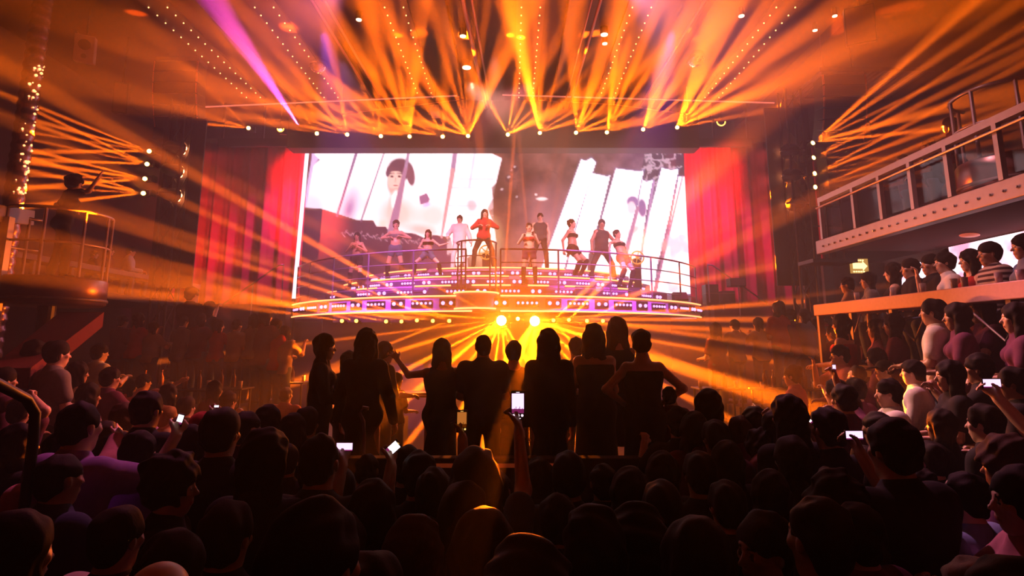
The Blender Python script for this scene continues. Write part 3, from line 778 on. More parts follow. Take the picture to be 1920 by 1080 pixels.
# ---------------------------------------------------------------- LED wall: the picture it shows is painted per vertex
SY = 20.2
NXs, NYs = 384, 182
gx = np.linspace(548, 1306, NXs); gy = np.linspace(236, 598, NYs)
GX, GY = np.meshgrid(gx, gy)
img = np.zeros((NYs, NXs, 3))
rng = np.random.RandomState(4)
def vnoise(sc, seed, oct_=3):
    r = np.random.RandomState(seed); out = 0; am = 1
    for o_ in range(oct_):
        g = r.rand(64, 64); fx = (GX / sc) % 63; fy = (GY / sc) % 63; ix, iy = fx.astype(int), fy.astype(int); tx, ty = fx - ix, fy - iy
        tx, ty = tx * tx * (3 - 2 * tx), ty * ty * (3 - 2 * ty); ix1, iy1 = np.minimum(ix + 1, 63), np.minimum(iy + 1, 63)
        out = out + am * ((g[iy, ix] * (1 - tx) + g[iy, ix1] * tx) * (1 - ty) + (g[iy1, ix] * (1 - tx) + g[iy1, ix1] * tx) * ty); sc = sc / 2; am *= .5
    return out / (2 - .5 ** (oct_ - 1))
def blend(mask, col):
    global img
    c = np.array(col, float) if not isinstance(col, np.ndarray) else col
    img = img * (1 - mask[..., None]) + c * mask[..., None]
def poly_mask(pts, soft=.8):
    ins = np.zeros(GX.shape, bool); dm = np.full(GX.shape, 1e9); n = len(pts)
    for i in range(n):
        x1, y1 = pts[i]; x2, y2 = pts[(i + 1) % n]
        c = ((y1 > GY) != (y2 > GY)) & (GX < (x2 - x1) * (GY - y1) / (y2 - y1 + 1e-9) + x1); ins ^= c
        L2 = (x2 - x1) ** 2 + (y2 - y1) ** 2; t = np.clip(((GX - x1) * (x2 - x1) + (GY - y1) * (y2 - y1)) / L2, 0, 1)
        dm = np.minimum(dm, np.hypot(GX - x1 - t * (x2 - x1), GY - y1 - t * (y2 - y1)))
    return np.clip(.5 + np.where(ins, dm, -dm) / (2 * soft), 0, 1)
def line_mask(a, b, w0, w1=None, soft=.9):
    w1 = w0 if w1 is None else w1; L2 = (b[0] - a[0]) ** 2 + (b[1] - a[1]) ** 2
    t = np.clip(((GX - a[0]) * (b[0] - a[0]) + (GY - a[1]) * (b[1] - a[1])) / L2, 0, 1)
    return np.clip(.5 + ((w0 + (w1 - w0) * t) / 2 - np.hypot(GX - a[0] - t * (b[0] - a[0]), GY - a[1] - t * (b[1] - a[1]))) / (2 * soft), 0, 1)
def ell_mask(cx, cy, rx, ry, rot=0, soft=.12):
    c, s_ = math.cos(math.radians(rot)), math.sin(math.radians(rot)); dx, dy = GX - cx, GY - cy
    u, v = (dx * c + dy * s_) / rx, (-dx * s_ + dy * c) / ry
    return np.clip((1 - np.hypot(u, v)) / soft, 0, 1)
WHT = (1.8, 1.45, 1.6)
tR = np.clip((GX - 930) / 300, 0, 1)[..., None]
n1 = vnoise(26, 1, 4)[..., None]
img = (np.array([.34, .09, .06]) * (1 - tR) + np.array([.30, .16, .24]) * tR) * (.05 + 1.15 * n1 ** 1.5)
cr = np.abs(vnoise(34, 7, 4) - .5); blend(np.clip(1 - cr / .012, 0, 1) * .6, (.09, .03, .03))
cr = np.abs(vnoise(60, 9, 3) - .5); blend(np.clip(1 - cr / .010, 0, 1) * .7, (.07, .02, .03))
for cx, cy, r in ((968, 285, 8), (966, 316, 7), (955, 335, 9), (942, 358, 8), (970, 372, 6), (960, 322, 5)):
    blend(ell_mask(cx, cy, r, r * 1.1, 20, .4), (.07, .02, .03)); blend(ell_mask(cx - 1, cy - 3, r * .5, r * .3, -20, .6), (.75, .5, .55))
blend(ell_mask(1016, 373, 13, 4, 0, .5), (1.6, 1.3, 1.3)); blend(ell_mask(1005, 365, 3, 3, 0, .5), (1.4, 1, 1))
blend(np.clip(ell_mask(1030, 430, 80, 110, 0, 1.0) * .5, 0, 1), (.75, .3, .42))
# pale concrete upper right
cm = poly_mask([(1220, 236), (1306, 236), (1306, 350), (1196, 350)]); blend(cm, np.clip((.1 + 1.5 * np.clip(1 - np.abs(vnoise(14, 21, 3) - .5) / .1, 0, 1))[..., None], 0, 1) * np.array([.62, .42, .52]))
blend(ell_mask(1165, 282, 6, 5, 30, .4), (.9, .7, .85)); blend(line_mask((1158, 276), (1154, 284), 3), (.9, .7, .85))
# dark lower left
dl = poly_mask([(540, 390), (600, 395), (634, 407), (660, 415), (700, 416), (760, 428), (800, 440), (830, 446), (850, 470), (856, 610), (540, 610)], 1.2)
blend(dl, np.array([.06, .012, .022]) * (.6 + .9 * vnoise(40, 5, 3))[..., None] * (1 + np.array([.6, .1, 1.6]) * np.clip((GX - 640) / 200, 0, 1)[..., None]))
for i in range(46):
    x = 640 + i * 3.6; y = 437 + i * .42 + 3 * math.sin(i * 1.7); blend(line_mask((x, y), (x + 3, y + 5 * math.sin(i * 2.3)), 1.2) * .8, (.85, .4, .55))
# white panels, left
lp = poly_mask([(596, 236), (862, 236), (868, 262), (898, 274), (903, 280), (912, 279), (920, 287), (941, 297), (934, 325), (930, 343), (922, 352), (924, 372), (914, 392), (926, 420), (930, 452), (905, 470), (880, 480), (856, 500), (845, 445), (812, 440), (800, 448), (778, 438), (728, 432), (724, 425), (706, 424), (700, 413), (668, 412), (634, 401), (602, 391), (571, 389), (582, 340), (586, 312), (600, 300), (588, 291), (596, 280)])
blend(lp, WHT)
blend(poly_mask([(574, 389), (588, 312), (598, 298), (590, 290), (597, 262), (586, 262), (584, 300), (568, 389)]), (.9, .6, 1.0))
sh = lp
blend(sh * np.clip(ell_mask(585, 392, 40, 50, 0, 1.2), 0, .55), (.75, .5, .9))
blend(sh * ell_mask(655, 392, 26, 64, 16, .9) * .95, (.5, .22, .5)); blend(sh * ell_mask(684, 382, 14, 34, 10, .8) * .7, (1.3, .85, .9)); blend(sh * ell_mask(682, 322, 9, 10, 0, .8) * .5, (1.0, .8, 1.1))
blend(sh * ell_mask(632, 392, 8, 26, 32, .8) * .7, (1.3, .9, .95))
blend(sh * ell_mask(745, 400, 60, 50, 0, .7) * .75, (1.0, .5, .38)); blend(sh * ell_mask(812, 405, 44, 40, -30, .7) * .6, (1.05, .52, .42))
blend(sh * ell_mask(792, 432, 40, 14, 10, .7) * .8, (1.3, .5, .45)); blend(sh * ell_mask(718, 420, 14, 12, 0, .8) * .6, (1.4, .7, .5))
blend(sh * ell_mask(742, 345, 19, 26, 0, .25), (1.0, .55, .5))                               # the singer on screen: a plain figure
blend(sh * ell_mask(750, 318, 26, 24, 0, .2), (.10, .02, .06)); blend(sh * ell_mask(770, 328, 9, 24, -8, .25), (.2, .05, .1))
blend(sh * ell_mask(742, 338, 17, 20, 0, .2), (1.1, .68, .6)); blend(ell_mask(735, 331, 4.5, 2.4, 0, .5), (.12, .02, .04)); blend(ell_mask(749, 331, 4.5, 2.4, 0, .5), (.12, .02, .04)); blend(line_mask((730, 326), (739, 325), 2), (.2, .05, .08)); blend(line_mask((745, 325), (754, 326), 2), (.2, .05, .08)); blend(line_mask((742, 334), (741, 341), 2) * .7, (.6, .25, .25)); blend(ell_mask(742, 348, 6, 2.2, 0, .6), (.5, .1, .12)); blend(ell_mask(728, 322, 5, 12, 10, .3), (.12, .03, .07)); blend(ell_mask(742, 317, 15, 5, 0, .3), (.12, .03, .07))
blend(ell_mask(744, 356, 15, 5, 0, .7) * .7, (.9, .4, .35)); blend(ell_mask(742, 376, 9, 22, 4, .4) * .8, (1.9, 1.8, 1.8)); blend(ell_mask(731, 380, 5, 30, 6, .8) * .4, (1.05, .52, .42))
blend(poly_mask([(786, 368), (800, 362), (806, 374), (803, 380), (788, 384)]), (.4, .12, .3)); blend(ell_mask(800, 384, 10, 5, -20, .6) * .8, (.9, .5, 1.1))
rp = poly_mask([(862, 262), (900, 276), (941, 297), (930, 345), (924, 372), (926, 420), (930, 470), (838, 480), (840, 400), (852, 300)])
blend(rp * (.25 + .6 * (vnoise(16, 31, 3) > .5)) * .55, (1.5, .95, 1.05))
for i in range(9): blend(rp * line_mask((840, 335 + i * 17), (925, 330 + i * 17 + 6), 1.5) * .6, (.95, .5, .6))
blend(rp * line_mask((893, 270), (880, 350), 4) * .5, (.9, .45, .7)); blend(rp * ell_mask(885, 385, 12, 14, 0, .5) * .7, (.9, .4, .5))
for a, b, w0, w1, c in (((676, 262), (632, 405), 6, 4, (.28, .12, .25)), ((730, 258), (677, 415), 2.5, 3, (.22, .08, .18)), ((771, 258), (760, 320), 5, 6, (.5, .26, .45)), ((760, 318), (735, 434), 7, 17, (.5, .2, .36)), ((857, 258), (849, 320), 8, 9, (.5, .25, .45)), ((849, 320), (828, 445), 9, 4, (.85, .35, .4))):
    blend(line_mask(a, b, w0, w1), c)
# white columns, right
edge = (.22, .22, .5)
for pts in ([(1089, 298), (1098, 301), (1109, 295), (1118, 304), (1075, 440), (1048, 545), (1000, 545), (1028, 465)],
            [(1110, 324), (1138, 330), (1145, 328), (1126, 405), (1103, 480), (1098, 545), (1052, 545), (1076, 440)],
            [(1154, 315), (1200, 321), (1208, 318), (1190, 400), (1172, 470), (1160, 545), (1102, 545), (1128, 408)],
            [(1204, 336), (1212, 340), (1225, 336), (1212, 400), (1190, 545), (1164, 545), (1186, 430)],
            [(1240, 314), (1258, 318), (1273, 316), (1254, 410), (1232, 500), (1226, 548), (1194, 548), (1212, 420)],
            [(1272, 330), (1306, 333), (1306, 552), (1230, 552), (1248, 460)]):
    m_ = poly_mask(pts, 2.6); blend(m_, edge); blend(poly_mask([(x + .5, y + .9) for x, y in pts], .8) * (m_ > .6), WHT)
blend(ell_mask(1088, 540, 60, 40, 0, .6) * .35, (1.5, .9, 1.3))
blend(ell_mask(1186, 378, 13, 12, 0, .3) * (GX < 1203), (.35, .18, .45)); blend(ell_mask(1204, 390, 9, 20, -5, .3), (.28, .14, .38)); blend(ell_mask(1184, 390, 9, 14, 0, .3), (1.2, .85, .95))
blend(ell_mask(1188, 432, 16, 7, -35, .5) * .8, (1.2, .5, .5)); blend(ell_mask(1200, 455, 26, 34, 0, .8) * .4, (1.9, 1.3, 1.1))
blend(line_mask((1196, 390), (1166, 500), 6, 10), (.5, .22, .4)); blend(line_mask((1226, 340), (1210, 440), 4, 2), (.55, .3, .6)); blend(line_mask((1280, 330), (1228, 545), 2, 6), (.45, .15, .3))
wr = poly_mask([(1232, 430), (1300, 425), (1300, 550), (1228, 550)], 4)
blend(wr * np.clip((vnoise(18, 51, 3) - .5) * 6, 0, 1) * .7, (1.4, .6, .75)); blend(ell_mask(1245, 460, 9, 14, 0, .5) * .7, (1.2, .5, .45)); blend(ell_mask(1262, 500, 12, 34, 0, .6) * .5, (1.4, .7, .9))
blend(np.clip(ell_mask(905, 450, 45, 60, 0, 1) * .5, 0, 1), (2.0, 1.3, .7))  # bright warm flare painted into the picture
verts = []
for j in range(NYs):
    for i in range(NXs): verts.append(P(gx[i], gy[j], SY)[:])
fcs = [(j * NXs + i, (j + 1) * NXs + i, (j + 1) * NXs + i + 1, j * NXs + i + 1) for j in range(NYs - 1) for i in range(NXs - 1)]
me = bpy.data.meshes.new('picture'); me.from_pydata(verts, [], fcs); at_ = me.color_attributes.new('picture', 'FLOAT_COLOR', 'POINT')
at_.data.foreach_set('color', np.concatenate([img, np.ones((NYs, NXs, 1))], 2).astype(np.float32).ravel())
m = bpy.data.materials.new('screen_picture'); m.use_nodes = True; nt = m.node_tree; b_ = nt.nodes['Principled BSDF']
b_.inputs['Base Color'].default_value = (.02, .02, .02, 1); ca = nt.nodes.new('ShaderNodeVertexColor'); ca.layer_name = 'picture'
nt.links.new(ca.outputs[0], b_.inputs['Emission Color']); b_.inputs['Emission Strength'].default_value = SCREEN_E
me.materials.append(m)
t = thing('video_wall', 'huge bright video wall behind the dancers showing white panels and cracked stone', 'screen', (X0, SY, 3.5))
o = link(bpy.data.objects.new('picture', me), t); o.location = Vector((0, -.01, 0)) - t.location
a = P(548, 236, SY); b = P(1306, 598, SY)
bm = bmesh.new(); box(bm, a.x - .1 - X0, b.x + .1 - X0, 0, .14, b.z - .1 - 3.5, 9.3 - 3.5); obj('cabinet', bm, M_black, t)
# lit vertical edge of the left curtain opening
c0, c1 = P(551, 560, 18.95), P(578, 262, 18.95); t = thing('light_tube', 'tall white light tube standing between left red curtain and video wall', 'light', (c0.x, c0.y, 0))
bm = bmesh.new(); tube(bm, [c0 - t.location, c1 - t.location], .065, 10); obj('tube', bm, emis('white_tube_glow', (1, .7, .85), 2.6), t)
bm = bmesh.new(); cyl(bm, (0, 0, 0), (0, 0, c0.z), .06, n=12); obj('stand', bm, M_black, t)
# bars that carry the lamps
bm = bmesh.new(); box(bm, X0 - 8.2, X0 + 7.6, HDY + .3, HDY + .42, 7.98, 8.22)
for x in (-8.1, -6.9, 6.5, 7.5): box(bm, X0 + x - .03, X0 + x + .03, HDY + .33, HDY + .39, 8.2, 9.35)
struct('trim_lamp_rail', bm, M_dark)
bm = bmesh.new(); box(bm, -4.4, 2.5, 14.54, 14.66, 2.76, 2.92)
for x in (-4.2, -2.6, -1.2, -.26, .56, 1.6, 2.3): box(bm, x - .04, x + .04, 14.6, 16.1, 2.8, 2.88)
struct('trim_stage_lamp_rail', bm, M_dark)

# ---------------------------------------------------------------- red curtains
M_velvet = mat('red_velvet', (.5, .028, .07), .75, noise=.2, nscale=5, spec=.3)
def curtain(x0, x1, z0, z1, y, seed, label):
    r = random.Random(seed); n = int((x1 - x0) / .025); rows = 14; vs = []; ph = [r.uniform(0, 6) for _ in range(4)]
    for j in range(rows + 1):
        z = z0 + (z1 - z0) * j / rows
        for i in range(n + 1):
            x = (x1 - x0) * i / n
            f = .12 * math.sin(x * 11 + ph[0] + .5 * math.sin(x * 2.1 + ph[1])) + .05 * math.sin(x * 23 + ph[2]) + .04 * math.sin(x * 4.1 + z * .15 + ph[3])
            vs.append((x - (x1 - x0) / 2, f * (1.1 - .35 * j / rows), z - z0))
    fs = [(j * (n + 1) + i, j * (n + 1) + i + 1, (j + 1) * (n + 1) + i + 1, (j + 1) * (n + 1) + i) for j in range(rows) for i in range(n)]
    me = bpy.data.meshes.new('curtain'); me.from_pydata(vs, [], fs); me.materials.append(M_velvet)
    for p_ in me.polygons: p_.use_smooth = True
    o = bpy.data.objects.new('curtain', me); link(o); o.location = ((x0 + x1) / 2, y, z0)
    sm = o.modifiers.new('thick', 'SOLIDIFY'); sm.thickness = .02
    return tag(o, label, 'curtain')
cy_ = 19.2
curtain(P(322, 400, cy_).x, P(572, 400, cy_).x, 3.35, 9.0, cy_, 3, 'tall pleated red velvet curtain hanging left of the video wall')
curtain(P(1290, 400, cy_).x, P(1540, 400, cy_).x, 3.35, 9.0, cy_, 8, 'tall pleated red velvet curtain hanging right of the video wall')
for i, (tx0, ty0, tx1, ty1) in enumerate(((345, 285, 560, 330), (345, 330, 560, 380), (345, 368, 560, 420))):
    spot('curtain_wash', P(tx0 + 7, ty0, 13.6), P(tx1, ty1, 19), 15000, 24, (1, .05, .03), 1.0, .08)
for i, (tx0, ty0, tx1, ty1) in enumerate(((1478, 285, 1330, 320), (1480, 330, 1330, 370), (1486, 385, 1320, 430))):
    spot('curtain_wash', P(tx0 - 16, ty0, 12.9), P(tx1, ty1, 19), 13000, 24, (1, .05, .04), 1.0, .08)
spot('curtain_wash', P(430, 600, 15.5), P(370, 430, 19), 2600, 40, (1, .10, .04), 1.0, .1)
spot('curtain_wash', P(1440, 600, 15.5), P(1470, 430, 19), 1300, 44, (1, .05, .05), 1.0, .1)
for (px, tx) in ((560, 520), (1300, 1350)): spot('added_pink_spot', P(px, 250, 16.9), P(tx, 560, 17.9), 8000, 44, (1, .07, .3), 1.0, .1)  # pink spots added to tint the haze before the curtains
for px in (600, 1260): spot('curtain_wash', P(px, 250, 17.6), P(px + (-70 if px < 900 else 80), 480, 19.1), 1500, 75, (1, .06, .7), 1.0, .1)  # magenta spots added for the curtains' inner edges

# ================================================================ lamps and rigging
def face(o, d, up='Y'):
    o.rotation_mode = 'QUATERNION'; o.rotation_quaternion = Vector(d).to_track_quat('Z', up)
for m_ in (M_bulb, M_stagebulb, M_lens_dim): m_.cycles.emission_sampling = 'NONE'
def moving_head(loc, hang, direc, label, group, lens, sc=1.0):
    """yoke lamp: base plate fixed in direction hang, head pointing along direc"""
    t = thing('moving_head_lamp', label, 'stage light', loc, group=group); hang = nrm(hang); direc = nrm(direc)
    side = direc.cross(hang)
    side = side.normalized() if side.length > .05 else Vector((1, 0, 0))
    bm = bmesh.new(); q = frame_to(hang); box(bm, -.11 * sc, .11 * sc, -.09 * sc, .09 * sc, .2 * sc, .28 * sc, rot=q, bevel=.01); obj('base', bm, M_black, t)
    bm = bmesh.new()
    for s_ in (-1, 1):
        a = side * .1 * s_ * sc; tube(bm, [a, a + hang * .12 * sc, a * .6 + hang * .2 * sc], .018 * sc, 6)
    obj('yoke', bm, M_black, t)
    bm = bmesh.new(); cyl(bm, -direc * .12 * sc, direc * .06 * sc, .062 * sc, .078 * sc, 14); sphere(bm, -direc * .12 * sc, .062 * sc, u=12, v=8)
    h = obj('lamp_head', bm, M_black, t)
    bm = bmesh.new(); cyl(bm, direc * .062 * sc, direc * .075 * sc, .058 * sc, n=16); obj('lens', bm, lens, h)
    return t
for i, ((px, py), bl) in enumerate(BEAMS.items()):
    o = P(px, py, HDY); s = bl[0]; d = P(s[0], s[1], 11) - o
    moving_head(o - nrm(d) * .105, (0, 1, .1), d, 'small yoke spotlight on the black header above the video wall, %s from the left' % ('first second third fourth fifth sixth seventh eighth ninth tenth eleventh twelfth thirteenth fourteenth'.split()[i]), 'yoke spotlights along the header', M_lens, .9)
for D, yo, hang, nm in ((TOWER_L, 13.0, (1, 0, 0), 'left'), (TOWER_R, 12.5, (-1, 0, 0), 'right')):
    for i, ((px, py), bl) in enumerate(D.items()):
        o = P(px, py, yo); d = P(*bl[1], 9) - o
        moving_head(o - nrm(d) * .1, hang, d, '%s yoke spotlight from the top on the outer side of the %s lamp tower' % (('first', 'second', 'third', 'fourth')[i], nm), 'spotlights on the %s tower' % nm, M_lens, .8)
for i, (px, py) in enumerate(list(FRONT) + list(STARS) + [(971, 597)]):
    o = P(px, py, FRY); d = Vector((0, -1, -.15)); big = (px, py) in STARS
    lab = ('blinding %s yoke lamp under the middle of the stage front' % ('left' if px < 970 else 'right')) if big else ('small yoke lamp under the stage lip, %s' % ('between the two blinding lamps' if px == 971 else '%s of the %s side counted from the middle' % (
        ('first', 'second', 'third', 'fourth', 'fifth', 'sixth', 'seventh')[[842, 811, 781, 752, 723, 667, 640].index(px) if px < 900 else [1038, 1067, 1101, 1131].index(px)], 'left' if px < 900 else 'right')))
    moving_head(o + Vector((0, .24 if big else .1, 0)), (0, 1, 0), d, lab, 'yoke lamps under the stage lip', M_lens if big or px == 971 else M_lens_dim, 2.1 if big else .75)
# LED wash heads: ring of bright cells
def wash_head(px, py, Y, d, label, r=.17):
    o = P(px, py, Y); d = nrm(d); t = thing('wash_lamp', label, 'stage light', o, group='round LED wash lamps on the towers')
    q = frame_to(d)
    bm = bmesh.new(); cyl(bm, -d * .3, -d * .02, r * .8, r, 24); sphere(bm, -d * .3, r * .8, u=20, v=10); h = obj('housing', bm, M_black, t)
    bm = bmesh.new(); s_ = d.cross(Vector((0, 0, 1))).normalized()
    tube(bm, [s_ * (r + .03) - d * .14 + Vector((0, 0, 0)), s_ * (r + .06) - d * .3, -d * .5, -s_ * (r + .06) - d * .3, -s_ * (r + .03) - d * .14], .025, 6); obj('yoke', bm, M_black, t)
    for k in range(7):
        a = k * math.pi / 3; c = Vector((0, 0, .01)) if k == 6 else Vector((math.cos(a) * r * .62, math.sin(a) * r * .62, .01))
        bm = bmesh.new(); cyl(bm, q @ c, q @ (c + Vector((0, 0, .012))), r * .27, n=12); obj('led_cell', bm, M_led, h)
    return t
for i, (px, py) in enumerate(((340, 279), (335, 322), (331, 367))):
    wash_head(px, py, 13.4, P(560, 330 + i * 45, 17.5) - P(px, py, 13.4), '%s round LED wash lamp of the left tower shining on the red curtain' % ('top', 'middle', 'bottom')[i])
for i, (px, py) in enumerate(((1476, 284), (1479, 330), (1486, 382))):
    wash_head(px, py, 12.7, P(1330, 310 + i * 45, 17.5) - P(px, py, 12.7), '%s round LED wash lamp of the right tower shining on the red curtain' % ('top', 'middle', 'bottom')[i])
def tower(px, Y, label, w_=.35):
    p = P(px, 560, Y); t = thing('lamp_tower', label, 'lighting tower', (p.x, p.y, 0))
    for dx in (-w_ / 2, w_ / 2):
        for dy in (-w_ / 2, w_ / 2):
            bm = bmesh.new(); cyl(bm, (dx, dy, 0), (dx, dy, 7.9), .03, n=8); obj('upright', bm, M_black, t)
    bm = bmesh.new()
    for k in range(13):
        z = .2 + k * .6
        for (x0, y0, x1, y1) in ((-1, -1, 1, -1), (1, -1, 1, 1), (1, 1, -1, 1), (-1, 1, -1, -1)):
            cyl(bm, (x0 * w_ / 2, y0 * w_ / 2, z), (x1 * w_ / 2, y1 * w_ / 2, z + .55), .014, n=6)
    obj('lattice', bm, M_black, t)
    bm = bmesh.new(); box(bm, -.5, .5, .2, .24, 3.5, 7.6); obj('back_panel', bm, M_dark, t)
tower(306, 13.25, 'black lamp tower left of the left red curtain'); tower(1512, 12.6, 'black lamp tower right of the right red curtain')

# ---------------------------------------------------------------- things on the ceiling
bulb_me = ball(.016, M_bulb, 'bulb')
rows = ((-7.5, 'far left'), (-5.25, 'second from the left'), (-2.5, 'third from the left, left of centre'), (.4, 'fourth from the left, at the centre'), (2.75, 'fifth from the left, right of centre'), (5.8, 'far right'))
for x, nm in rows:
    t = thing('bulb_strip', 'double row of tiny glowing bulbs along the ceiling, %s' % nm, 'light strip', (x, 13.6, 9.3), group='double bulb rows on the ceiling')
    bm = bmesh.new(); box(bm, -.3, .3, -2.6, 2.6, 0, .05); obj('batten', bm, mat('batten', (.07, .035, .03), .5), t)
    for k in range(17):
        for s_ in (-1, 1):
            o = bpy.data.objects.new('bulb', bulb_me); link(o, t); o.location = (.2 * s_, -2.5 + .31 * k, -.03)
def pipe(name, a, b, r, m, label, cat='pipe', group=None):
    a, b = Vector(a), Vector(b); bm = bmesh.new(); mid = (a + b) / 2; cyl(bm, a - mid, b - mid, r, n=10); o = obj(name, bm, m, smooth=False); o.location = mid; return tag(o, label, cat, group)
M_pipe = mat('ceiling_pipe', (.4, .16, .12), .35, metal=.6)
for x, x2, r, lb in ((-1.0, -.75, .05, 'thick red-lit ceiling pipe just left of the centre bulbs'), (-.82, -.6, .03, 'thin ceiling pipe hugging the thick pipe left of centre'), (1.78, 1.66, .035, 'ceiling pipe just right of the centre bulbs'),
                     (1.6, 1.5, .02, 'thinnest ceiling pipe right of the centre bulbs'), (-4.0, -3.9, .03, 'ceiling pipe between the second and third bulb rows'), (-3.75, -3.65, .03, 'inner twin of the ceiling pipe between the second and third bulb rows'), (3.85, 3.7, .03, 'ceiling pipe between the fifth and sixth bulb rows')):
    pipe('ceiling_pipe', (x, 10.2, 9.0), (x2, 16.2, 9.0), r, M_pipe, lb)
for a, b, lb in (((372, 201, 15.0), (868, 179, 15.6), 'long thin pink lighting bar crossing the ceiling on the left'), ((942, 178, 15.6), (1452, 193, 15.0), 'long thin pink lighting bar crossing the ceiling on the right')):
    pipe('lighting_bar', P(*a), P(*b), .022, mat('bar_glow', (.6, .3, .3), .4, emit=(1, .25, .18), es=.8), lb, 'lighting bar')  # bars are no lamps, their pink shine is put in as emission
for (pts, lb) in ((((640, 214, 15.5), (760, 200, 15.5), (870, 186, 15.5)), 'thin curved cable track left of centre below the pink bar'), (((1010, 188, 15.5), (1150, 196, 15.5), (1290, 214, 15.5)), 'thin curved cable track right of centre below the pink bar')):
    bm = bmesh.new(); tube(bm, [P(*q) for q in pts], .012, 6)
    for q in pts: cyl(bm, P(*q), (P(*q).x, P(*q).y, 9.36), .008, n=6)
    tag(obj('cable_track', bm, mat('bar_dim', (.5, .25, .2), .4)), lb, 'track')
def mirror_ball(px, py, Y, lab):
    p = P(px, py, Y); t = thing('mirror_ball', lab, 'mirror ball', p)
    bm = bmesh.new(); bmesh.ops.create_icosphere(bm, subdivisions=4, radius=.24); o = obj('ball', bm, M_chrome, t)
    bm = bmesh.new(); cyl(bm, (0, 0, .22), (0, 0, 9.35 - p.z), .008, n=6); obj('rod', bm, M_black, t)
    bm = bmesh.new(); cyl(bm, (0, 0, .22), (0, 0, .3), .05, n=12); obj('cap', bm, M_black, t)
mirror_ball(597, 120, 14.0, 'mirror ball hanging at the left between ceiling bulb rows'); mirror_ball(1303, 108, 13.6, 'mirror ball hanging at the right between ceiling bulb rows')
def projector(px, py, Y, w_, h_, lab, rz=0):
    p = P(px, py, Y); t = thing('projector', lab, 'projector', p, rz)
    bm = bmesh.new(); box(bm, -w_ / 2, w_ / 2, -.25, .25, -h_ / 2, h_ / 2, bevel=.02); obj('body', bm, mat('white_case', (.75, .6, .55), .5), t)
    bm = bmesh.new(); cyl(bm, (w_ * .2, -.25, 0), (w_ * .2, -.31, 0), h_ * .3, n=18); obj('lens', bm, M_glass, t)
    bm = bmesh.new(); cyl(bm, (0, 0, h_ / 2), (0, 0, 9.35 - p.z), .02, n=8); obj('pole', bm, M_black, t)
projector(618, 80, 13.5, .34, .22, 'white projector hanging above the left mirror ball', .3); projector(1293, 60, 13.2, .34, .24, 'white projector hanging above the right mirror ball', -.3); projector(816, 209, 15.6, .24, .22, 'small pale box hanging on the header left of centre')
# ceiling downlights
for i, (px, py, s_, lb) in enumerate(((875, 125, .11, 'round downlight left of the centre bulbs'), (868, 66, .07, 'small downlight near the thick ceiling pipe'), (1133, 63, .08, 'small downlight right of the centre bulbs'), (673, 35, .06, 'small downlight at the top left of the ceiling'), (1134, 80, .06, 'faint downlight below the small one right of centre'), (1390, 28, .06, 'small downlight at the top right of the ceiling'), (1565, 28, .05, 'tiny downlight far right of the ceiling'), (1528, 55, .05, 'tiny downlight by the right speaker boxes'))):
    p = PZ(px, py, 9.2); t = thing('downlight', lb, 'ceiling light', p)
    bm = bmesh.new(); cyl(bm, (0, 0, -.02), (0, 0, .15), s_ * 1.25, s_ * 1.1, 20); obj('housing', bm, M_black, t); bm = bmesh.new(); cyl(bm, (0, 0, -.035), (0, 0, -.02), s_, n=20); obj('bulb', bm, mat('downlight_glow', (.02, .02, .02), .5, emit=(1, .55, .35), es=6), t)
# dangling lamp hoops by the header
def hoop(px, py, Y, r, lab):
    p = P(px, py, Y); t = thing('ring_lamp', lab, 'lamp', p)
    bm = bmesh.new(); tube(bm, [(r * math.cos(R_(a)), 0, r * math.sin(R_(a))) for a in range(180, 361, 12)], .016, 6); obj('glow_ring', bm, M_lens_dim, t)
    bm = bmesh.new(); box(bm, -r, r, -.02, .02, 0, .03); cyl(bm, (0, 0, 0), (0, 0, 9.36 - p.z), .012, n=6); obj('bracket', bm, M_black, t)
hoop(526, 241, 16.2, .09, 'small half-ring lamp at the left end of the header'); hoop(1352, 228, 16.2, .12, 'small half-ring lamp at the right end of the header')
# speakers
def pa_box(loc, size, rz, rx, lab, group=None, m=None):
    t = thing('speaker', lab, 'speaker', loc, group=group); t.rotation_euler = (rx, 0, rz); w_, d_, h_ = size
    bm = bmesh.new(); box(bm, -w_ / 2, w_ / 2, -d_ / 2, d_ / 2, -h_ / 2, h_ / 2, bevel=.015); obj('cabinet', bm, m or M_black, t)
    bm = bmesh.new(); box(bm, -w_ / 2 + .03, w_ / 2 - .03, -d_ / 2 - .012, -d_ / 2, -h_ / 2 + .03, h_ / 2 - .03); obj('grille', bm, mat('grille', (.06, .03, .03), .6, bump=.6, bscale=400), t)
    if loc[2] > 5: bm = bmesh.new(); Mi = t.matrix_basis.inverted(); cyl(bm, (0, 0, h_ / 2 - .02), Mi @ Vector((loc[0], loc[1], 9.36)), .02, n=8); obj('hanger', bm, M_black, t)
    return t
p = P(160, 93, 11.6); t = pa_box(p, (.36, .3, .56), .5, .25, 'pale speaker with a dark round cone mounted high on the left wall', m=mat('pale_cabinet', (.55, .38, .36), .6))
for ch in list(t.children):
    if ch.name.startswith('grille'): bpy.data.objects.remove(ch)
bm = bmesh.new(); cyl(bm, (0, -.16, .08), (0, -.14, .08), .11, n=24); obj('woofer', bm, mat('cone', (.02, .012, .012), .5), t); bm = bmesh.new(); cyl(bm, (0, -.16, -.16), (0, -.14, -.16), .05, n=20); obj('tweeter', bm, mat('tweeter', (.3, .2, .2), .3), t)
bm = bmesh.new(); cyl(bm, (0, .14, 0), (-.3, .9, .5), .02, n=8); obj('bracket', bm, M_black, t)
